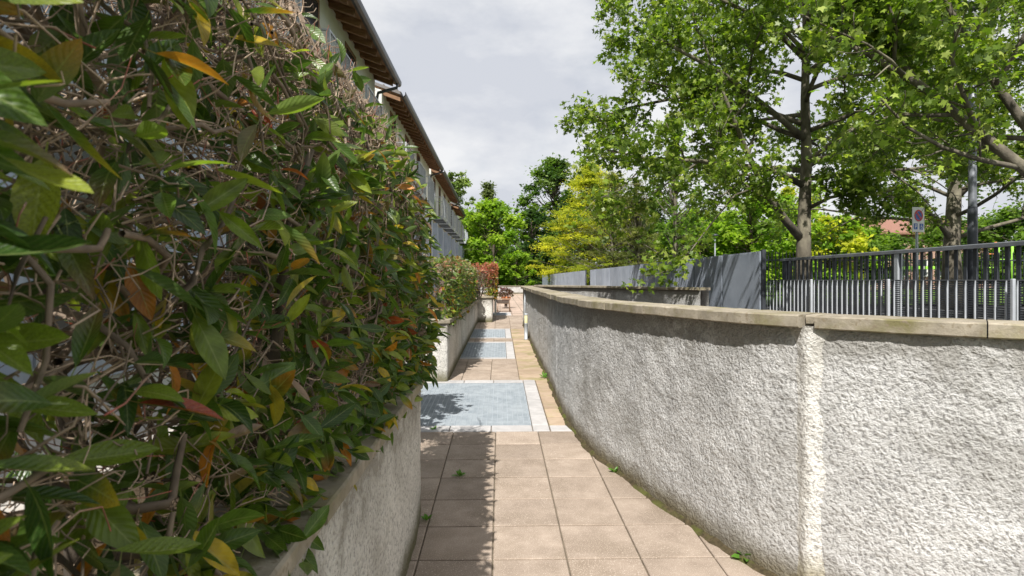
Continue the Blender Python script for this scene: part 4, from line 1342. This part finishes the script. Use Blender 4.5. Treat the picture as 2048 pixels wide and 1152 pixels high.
sq = Wd * 0.15
for cx, nm in ((-Wd * 0.24, 'P'), (Wd * 0.24, 'W')):
    zc = zb2 + H_ * 0.22
    MB().box(cx - sq, cx + sq, -0.016, -0.0125, zc - sq * 1.2, zc + sq * 1.2).build('blue_square', M_BLUE, pn)
    s_ = sq
    mk = MB()
    if nm == 'P':
        mk.box(cx - .5 * s_, cx - .22 * s_, -.02, -.017, zc - .85 * s_, zc + .85 * s_)
        mk.box(cx - .22 * s_, cx + .5 * s_, -.02, -.017, zc + .62 * s_, zc + .85 * s_)
        mk.box(cx - .22 * s_, cx + .5 * s_, -.02, -.017, zc - .1 * s_, zc + .12 * s_)
        mk.box(cx + .28 * s_, cx + .55 * s_, -.02, -.017, zc + .12 * s_, zc + .62 * s_)
        mk.build('letter', M_WHITE, pn)
    else:
        mk.box(cx - .3 * s_, cx - .05 * s_, -.02, -.017, zc - .1 * s_, zc + .55 * s_)
        mk.box(cx - .05 * s_, cx + .45 * s_, -.02, -.017, zc - .1 * s_, zc + .1 * s_)
        mk.box(cx + .3 * s_, cx + .5 * s_, -.02, -.017, zc - .75 * s_, zc - .1 * s_)
        mk.build('wheelchair_symbol', M_WHITE, pn)
        disc(cx - .18 * s_, zc + .78 * s_, 0, .17 * s_, -.019, M_WHITE, 'symbol_head', 10)
        disc(cx - .08 * s_, zc - .4 * s_, .36 * s_, .52 * s_, -.018, M_WHITE, 'symbol_wheel', 16)
# far park lamp
pl_ = P(1430, 500, 33)
e = empty('park_lamp', (pl_.x, 33, 0.8), 'thin grey park lamp rising above the screen fence', 'street lamp')
MB().tube([(0, 0, 0), (0, 0, 3.3)], [0.05, 0.04], 10).build('pole', M_HAND, e, True)
MB().lathe([(0.02, 3.3), (0.2, 3.33), (0.2, 3.38), (0.05, 3.45)], (0, 0, 0), 14).build('lamp_head', M_DARKST, e, True)

# ------------------------------------------------------------------ park: playground and brick house
pg = empty('climbing_frame', (P(1985, 540, 21).x, 21, 0.85), 'playground frame of orange and lime posts', 'playground')
for k, (dx, dy, m_) in enumerate(((-0.25, 0, M_ORANGE), (0.0, 0.3, M_LIME), (0.12, 0, M_ORANGE), (0.4, .2, M_LIME), (0.75, 0, M_LIME), (-0.1, .9, M_ORANGE))):
    MB().tube([(dx, dy, 0), (dx, dy, 1.95 + 0.1 * (k % 3))], 0.04, 10).build('pole', m_, pg, True)
MB().tube([(-0.25, 0, 1.7), (0.12, 0, 1.7)], 0.025, 8).build('crossbar', M_ORANGE, pg, True)
MB().tube([(0.4, .2, 1.5), (0.75, 0, 1.5)], 0.025, 8).build('crossbar', M_LIME, pg, True)
MB().tube([(0.0, .3, 1.2), (0.4, 0.2, 1.2)], 0.025, 8).build('crossbar', M_LIME, pg, True)
tv = empty('play_shelter', (P(1840, 540, 24).x, 24, 0.85), 'little playground roof of white and green panels on a yellow post', 'playground')
zt3 = P(1840, 533, 24).z - 0.85
for k in range(6):
    MB().box(-0.48 + k * 0.16, -0.33 + k * 0.16, -0.5, 0.5, zt3 - 0.12, zt3, 0.01).build('roof_panel', M_WHITE if k % 2 else M_LIME, tv)
M_YPOST = mat('play_yellow', (0.55, 0.38, 0.04), (0.6, 0.42, 0.05), 4, 0.5)
MB().tube([(0, 0, 0), (0, 0, zt3 - 0.1)], 0.04, 10).build('post', M_YPOST, tv, True)

def brick_house(label, u0, u1, Y, vtop, depth, nwin):
    x0, x1 = Y * XR(u0), Y * XR(u1)
    zt = P((u0 + u1) / 2, vtop, Y).z
    e = empty('brick_house', ((x0 + x1) / 2, Y, 0.85), label, 'house')
    W = x1 - x0; hgt = zt - 0.85 - 1.6
    MB().box(-W / 2, W / 2, 0, depth, 0, hgt).build('wall', M_BRICK, e)
    M_TILE = mat('roof_tile', (0.2, 0.1, 0.07), (0.28, 0.14, 0.1), 9, 0.85, 0.4, 30)
    rf = MB().add([(-W / 2 - .4, -.5, hgt - .1), (W / 2 + .4, -.5, hgt - .1), (W / 2 + .4, depth / 2, hgt + 1.6), (-W / 2 - .4, depth / 2, hgt + 1.6), (W / 2 + .4, depth + .5, hgt - .1), (-W / 2 - .4, depth + .5, hgt - .1),
                   (-W / 2 - .4, -.5, hgt - .25), (W / 2 + .4, -.5, hgt - .25), (W / 2 + .4, depth + .5, hgt - .25), (-W / 2 - .4, depth + .5, hgt - .25)],
                  [(0, 1, 2, 3), (3, 2, 4, 5), (1, 0, 6, 7), (5, 4, 8, 9), (9, 8, 7, 6), (0, 3, 5, 9, 6), (1, 7, 8, 4, 2)]).build('roof', M_TILE, e)
    for k in range(nwin):
        x = -W / 2 + W * (k + .5) / nwin
        for z in (1.0, 3.6):
            if z + 1.4 > hgt: continue
            w = MB().box(x - .55, x + .55, -.04, 0.02, z, z + 1.4).build('window', M_WHITE, e)
            MB().box(x - .45, x + .45, -.05, -.042, z + .1, z + 1.3).build('pane', M_GLASSD, w)
    return e
brick_house('red brick house seen between the plane trees behind the sign', 1735, 1990, 46, 424, 9, 6)

# ------------------------------------------------------------------ terraced houses on the left
WX, GX, GZ = -3.45, -2.9, 7.02
BAL = [(3.9, 5.6), (6.75, 8.45), (9.85, 11.5), (12.65, 14.3), (17.9, 19.6), (20.8, 22.5), (23.7, 25.4), (29.6, 31.3), (32.3, 34.0), (35.2, 36.9), (38.0, 39.6), (41.0, 42.6), (44.6, 46.2), (49.0, 50.6), (51.5, 53.0)]
bmesh_ = MB().box(-.007, .007, -.007, .007, 0, 0.96).mesh('baluster', M_STEEL)
def house(label, y0, y1, ry0, ry1, gz, gx):
    e = empty('terraced_house', (WX, (y0 + y1) / 2, 0.45), label, 'house', 'terraced houses along the path')
    oy, oz = (y0 + y1) / 2, 0.45
    wl_ = MB().box(-7.5, 0, y0 - oy, y1 - oy, 0, gz + 0.16 - oz)
    # gable
    wl_.add([(-7.5, y0 - oy, gz + 0.16 - oz), (0, y0 - oy, gz + 0.16 - oz), (-3.75, y0 - oy, gz + 1.5 - oz), (-7.5, y1 - oy, gz + 0.16 - oz), (0, y1 - oy, gz + 0.16 - oz), (-3.75, y1 - oy, gz + 1.5 - oz)],
            [(0, 1, 2), (5, 4, 3), (1, 4, 5, 2), (0, 2, 5, 3)])
    wl_.build('wall', M_WALLH, e)
    sl_ = math.tan(math.radians(20))
    xe, xr = gx - WX, -3.75
    za = gz - oz
    zr = za + (xe - xr) * sl_
    t = 0.07
    # boards under the roof, sheeting above
    def slope(z0, z1, ya, yb):
        return MB().add([(xe, ya, za + z0), (xr, ya, zr + z0), (xr, yb, zr + z0), (xe, yb, za + z0), (xe, ya, za + z1), (xr, ya, zr + z1), (xr, yb, zr + z1), (xe, yb, za + z1)],
                        [(0, 1, 2, 3), (7, 6, 5, 4), (0, 4, 5, 1), (3, 2, 6, 7), (0, 3, 7, 4), (1, 5, 6, 2)])
    rf = slope(0.06, 0.15, ry0 - oy, ry1 - oy).build('roof', M_ROOF, e)
    slope(0.025, 0.057, ry0 - oy + .03, ry1 - oy - .03).build('soffit', M_BOARD, rf)
    MB().add([(xr, ry0 - oy, zr + .06), (-8.2, ry0 - oy, za - .1), (-8.2, ry1 - oy, za - .1), (xr, ry1 - oy, zr + .06), (xr, ry0 - oy, zr + .15), (-8.2, ry0 - oy, za), (-8.2, ry1 - oy, za), (xr, ry1 - oy, zr + .15)],
             [(3, 2, 1, 0), (4, 5, 6, 7), (0, 1, 5, 4), (2, 3, 7, 6), (1, 2, 6, 5)]).build('rear_slope', M_ROOF, rf)
    for q in range(3):                                  # standing seams on the near verge
        xa = xe - 0.12 - q * 0.4
        za_ = za + (xe - xa) * sl_ + 0.15
        MB().box(xa - .02, xa + .02, ry0 - oy, ry1 - oy, za_, za_ + .03).build('seam', M_ROOF, rf)
    rm = MB().add([(xe - .04, -.05, za - .11 + .0), (-.3, -.05, za - .11 + (xe - .04 + .3) * sl_), (-.3, .05, za - .11 + (xe + .26) * sl_), (xe - .04, .05, za - .11),
                   (xe - .04, -.05, za + .035), (-.3, -.05, za + .035 + (xe + .26) * sl_), (-.3, .05, za + .035 + (xe + .26) * sl_), (xe - .04, .05, za + .035)],
                  [(0, 1, 2, 3), (7, 6, 5, 4), (0, 4, 5, 1), (3, 2, 6, 7), (0, 3, 7, 4), (1, 5, 6, 2)]).mesh('rafter', M_WOOD)
    yy = ry0 + 0.12
    while yy < ry1 - 0.05:
        if yy > 3: link('rafter', rm, rf, (0, yy - oy, 0))
        yy += 0.52
    g = MB()
    pr = [(0.0, 0.1), (0.0, 0.02), (0.03, -0.035), (0.09, -0.05), (0.14, -0.02), (0.155, 0.03), (0.155, 0.1), (0.14, 0.1), (0.14, 0.03), (0.09, -0.035), (0.035, -0.02), (0.015, 0.02), (0.015, 0.1)]
    k_ = len(pr)
    V = [(xe - 0.02 + a, yy_, za + 0.03 + b) for yy_ in (ry0 - oy - .02, ry1 - oy + .02) for a, b in pr]
    g.add(V, [(i, (i + 1) % k_, k_ + (i + 1) % k_, k_ + i) for i in range(k_)])
    g.build('gutter', M_GUTTER, e)
    yd = ry1 - oy - 0.25
    MB().tube([(xe + .06, yd, za - .0), (xe + .05, yd, za - .12), (.1, yd - .05, za - .28), (.06, yd - .05, za - .45), (.06, yd - .05, 0.3)], 0.045, 8).build('downpipe', M_GUTTER, e, True)
    # ground floor plinth band and vertical cladding
    MB().box(0.0, 0.03, y0 - oy + .02, y1 - oy - .02, 0.3, 4.1).build('cladding', M_WALLB, e)
    for (a, b) in BAL:
        if not (y0 <= a < y1): continue
        sx = 0.56
        bal = MB().box(0.03, sx, a - oy, b - oy, 4.24, 4.42).build('balcony', M_STEEL, e)
        MB().box(0.032, sx - .02, a - oy + .02, b - oy - .02, 4.2, 4.239).build('slab_underside', M_GUTTER, bal)
        zr_ = 4.42 + 0.96
        MB().box(sx - .04, sx, a - oy, b - oy, zr_, zr_ + .03).build('top_rail', M_STEEL, bal)
        for yy in (a, b - .03):
            MB().box(0.03, sx - .04, yy - oy, yy - oy + .03, zr_, zr_ + .03).build('side_rail', M_STEEL, bal)
            MB().box(sx - .05, sx + .002, yy - oy, yy - oy + .05, 4.42, zr_ - .001).build('corner_post', M_STEEL, bal)
        if a < 18:
            yy = a + .1
            while yy < b - .08:
                link('baluster', bmesh_, bal, (sx - .02, yy - oy, 4.42)); yy += .1
            for xx in np.arange(.1, sx - .06, .1):
                link('baluster', bmesh_, bal, (xx, a - oy + .015, 4.42)); link('baluster', bmesh_, bal, (xx, b - oy - .015, 4.42))
        else:
            rb = MB()
            yy = a + .1
            while yy < b - .08:
                rb.box(sx - .027, sx - .013, yy - oy - .007, yy - oy + .007, 4.42, zr_); yy += .1
            for xx in np.arange(.1, sx - .06, .1):
                for ye in (a + .015, b - .015):
                    rb.box(xx - .007, xx + .007, ye - oy - .007, ye - oy + .007, 4.42, zr_)
            rb.build('railing', M_STEEL, bal)['kind'] = 'stuff'
        # door and window behind the balcony
        dr = MB().box(-.02, 0.02, a - oy + .25, a - oy + 1.2, 4.42, 6.45).build('balcony_door', M_WOOD, e)
        MB().box(.0205, .026, a - oy + .35, a - oy + 1.1, 4.55, 6.35).build('pane', M_GLASSD, dr)
        # screen between two ground floor doors
        MB().box(0.031, 0.26, a - oy - .04, a - oy + .04, 0.3, 4.05).build('screen', M_WALLB, e)
        wd = MB().box(0.031, 0.05, a - oy + .4, a - oy + 1.4, 0.5, 2.7).build('garden_door', M_STEEL, e)
        MB().box(0.0505, .056, a - oy + .48, a - oy + 1.32, 0.6, 2.6).build('pane', M_GLASSD, wd)
    return e
house('nearest terraced house with exposed brown rafters under its eaves', -4, 16.0, -4, 16.25, GZ, GX)
house('second terraced house, its grey roof edge showing below the first gutter', 16.9, 28.2, 17.0, 28.5, GZ - 0.05, GX)
house('third terraced house with a row of projecting balconies', 28.9, 40.0, 28.9, 40.3, GZ - 0.05, GX)
house('last terraced house at the far end with balconies past its roof', 40.4, 53.2, 40.7, 46.6, GZ - 0.3, GX)

# ------------------------------------------------------------------ small things
# bollard lamp
bq = G(1052, 680)
bo = empty('bollard_lamp', (bq.x, bq.y, bq.z + .012), 'short steel bollard lamp with a pale yellow shade at the wall foot', 'lamp')
MB().lathe([(0.045, 0), (0.045, 0.012), (0.037, 0.014), (0.037, 0.33), (0.039, 0.332), (0.039, 0.345)], n=24).build('post', M_STEEL, bo, True)
MB().lathe([(0.034, 0.346), (0.036, 0.36), (0.036, 0.51), (0.034, 0.519)], n=24).build('shade', M_DIFF, bo, True)
MB().lathe([(0.04, 0.52), (0.041, 0.525), (0.041, 0.545), (0.03, 0.556), (0.004, 0.56)], n=24).build('lid', M_STEEL, bo, True)
# chair
M_CUSH = mat('cushion', (0.07, 0.052, 0.042), (0.12, 0.09, 0.07), 20, 0.9)
ch = empty('garden_chair', (0.13, 20.7, 0.457), 'low brown wooden garden chair on the terrace', 'chair')
for k in range(5):
    MB().box(-0.24, 0.24, -0.2 + k * .085, -0.125 + k * .085, 0.29, 0.31, .004).build('seat_slat', M_CHAIRW, ch)
for (x, y, hgt) in ((-.23, -.21, .29), (.23, -.21, .44), (-.23, .21, .29), (.23, .21, .44)):
    MB().tube([(x, y, 0), (x * .92, y, hgt)], [.02, .018], 8).build('leg', M_CHAIRW, ch, True)
for k in range(5):
    y = -.19 + k * .09
    MB().tube([(-.22, y, .3), (-.3, y, .5), (-.36, y, .72)], [.016, .016, .013], 6).build('back_slat', M_DARKST, ch, True)
MB().tube([(-.36, -.23, .72), (-.36, .22, .72)], .02, 8).build('top_rail', M_CHAIRW, ch, True)
for y in (-.22, .22):
    MB().box(-.3, .26, y - .025, y + .025, .44, .465, .006).build('armrest', M_CHAIRW, ch)
MB().box(-.22, .23, -.21, .22, .315, .41, .012).build('seat_cushion', M_CUSH, ch)
MB().add([(-.21, -.2, .36), (-.33, -.2, .7), (-.33, .2, .7), (-.21, .2, .36), (-.29, -.2, .34), (-.42, -.2, .72), (-.42, .2, .72), (-.29, .2, .34)],
         [(0, 3, 2, 1), (4, 5, 6, 7), (0, 1, 5, 4), (3, 7, 6, 2), (1, 2, 6, 5), (0, 4, 7, 3)]).build('back_cushion', M_CUSH, ch)
ch.scale = (0.95, 1.0, 1.0)
# potted plant
pt = empty('potted_plant', (0.24, 23.2, 0.457), 'terracotta pot with a dark purple leafy plant behind the chair', 'plant')
MB().lathe([(0.11, 0.2), (0.16, 0.38), (0.19, 0.38), (0.195, 0.47), (0.175, 0.47), (0.165, 0.43), (0.0, 0.43)], n=22).build('pot', M_TERRA, pt, True)
MB().lathe([(0.15, 0.0), (0.06, 0.04), (0.06, 0.17), (0.14, 0.198)], n=16).build('stand', M_CUSH, pt, True)
n = 220
r = np.random.default_rng(9)
a = r.uniform(0, 2 * math.pi, n); q = r.random(n) ** .5 * 0.24
pos = np.stack([q * np.cos(a), q * np.sin(a), 0.45 + r.random(n) * 0.34 * (1.2 - q * 2)], 1)
R = frames(np.stack([np.cos(a), np.sin(a), r.uniform(-.2, .9, n)], 1), np.array([0, 0, 1]) + r.normal(0, .4, (n, 3)))
pc = np.array([(0.1, 0.02, 0.035), (0.14, 0.03, 0.06), (0.06, 0.03, 0.03), (0.16, 0.06, 0.07)])
join_leaves('foliage', PHOT_LO, r.integers(0, 3, n), pos, R, r.uniform(.09, .16, n), pc[r.integers(0, 4, n)], M_LEAFN, pt)
# bench by the end wall
be = empty('dark_bench', (0.35, 45.4, 0.457), 'small dark slatted bench against the white end wall', 'bench')
be.scale = (0.36, 1, 0.46)
for k in range(4):
    MB().box(-.9, .9, -.2 + k * .1, -.11 + k * .1, .42, .45, .004).build('seat_slat', M_DARKST, be)
for k in range(3):
    MB().box(-.9, .9, .22, .25, .55 + k * .13, .65 + k * .13, .004).build('back_slat', M_DARKST, be)
for x in (-.8, .8):
    MB().box(x - .03, x + .03, -.2, .22, 0, .415).build('leg', M_DARKST, be)
    MB().box(x - .03, x + .03, .255, .3, 0, .92).build('leg', M_DARKST, be)
# open gate after the third wall
ga = empty('garden_gate', (-0.15, 18.3, 0.457), 'open white framed garden gate with dark bars beside the chair', 'gate')
MB().box(-.03, .03, -.03, .03, 0, 0.62).build('post', M_WHITE, ga)
MB().box(-.02, .02, .05, 1.6, 0.06, .1).build('rail', M_DARKST, ga)
MB().box(-.02, .02, .05, 1.6, 0.56, .6).build('rail', M_DARKST, ga)
for k in range(14):
    MB().box(-.01, .01, .1 + k * .11, .125 + k * .11, .1, .56).build('bar', M_DARKST, ga)
MB().box(-.03, .03, 1.62, 1.68, 0, 0.64).build('post', M_DARKST, ga)
# weeds in the joints
def weed(u, v, size, n, label):
    p = G(u, v)
    e = empty('weed', (p.x, p.y, p.z + .01), label, 'weed')
    for k in range(n):
        a = 2 * math.pi * k / n + random.uniform(-.4, .4)
        el = random.uniform(.25, 1.1)
        b, q, uv = PHOT_LO[k % 3]
        if 'weed%d' % (k % 3) not in bpy.data.meshes:
            me = np_mesh('weed%d' % (k % 3), b, q, M_LEAFN, np.repeat(np.array([(0.1, 0.24, 0.03)]), len(b), 0), uv)
            me.name = 'weed%d' % (k % 3)
        d = Vector((math.cos(a) * math.cos(el), math.sin(a) * math.cos(el), math.sin(el)))
        R = frames(np.array([tuple(d)]), np.array([(0.1, -.2, 1.0)]))[0]
        o = link('leaf', bpy.data.meshes['weed%d' % (k % 3)], e)
        s = size * random.uniform(.7, 1.15)
        o.matrix_local = Matrix.Translation(d * size * .12) @ Matrix(R.tolist()).to_4x4() @ Matrix.Diagonal((s, s, s, 1))
weed(1491, 1122, 0.075, 12, 'bright green weed at the foot of the curved wall near the rounded rib')
weed(1229, 948, 0.05, 8, 'small weed sprouting by the curved wall where the slabs are cut')
weed(919, 956, 0.06, 9, 'small weed in a shaded slab joint under the near hedge')
weed(1088, 757, 0.08, 8, 'weed at the wall foot past the large grating')
weed(853, 1045, 0.05, 9, 'weed tuft at the foot of the near garden wall')
weed(870, 862, 0.05, 7, 'weed beside the border stones of the large grating')
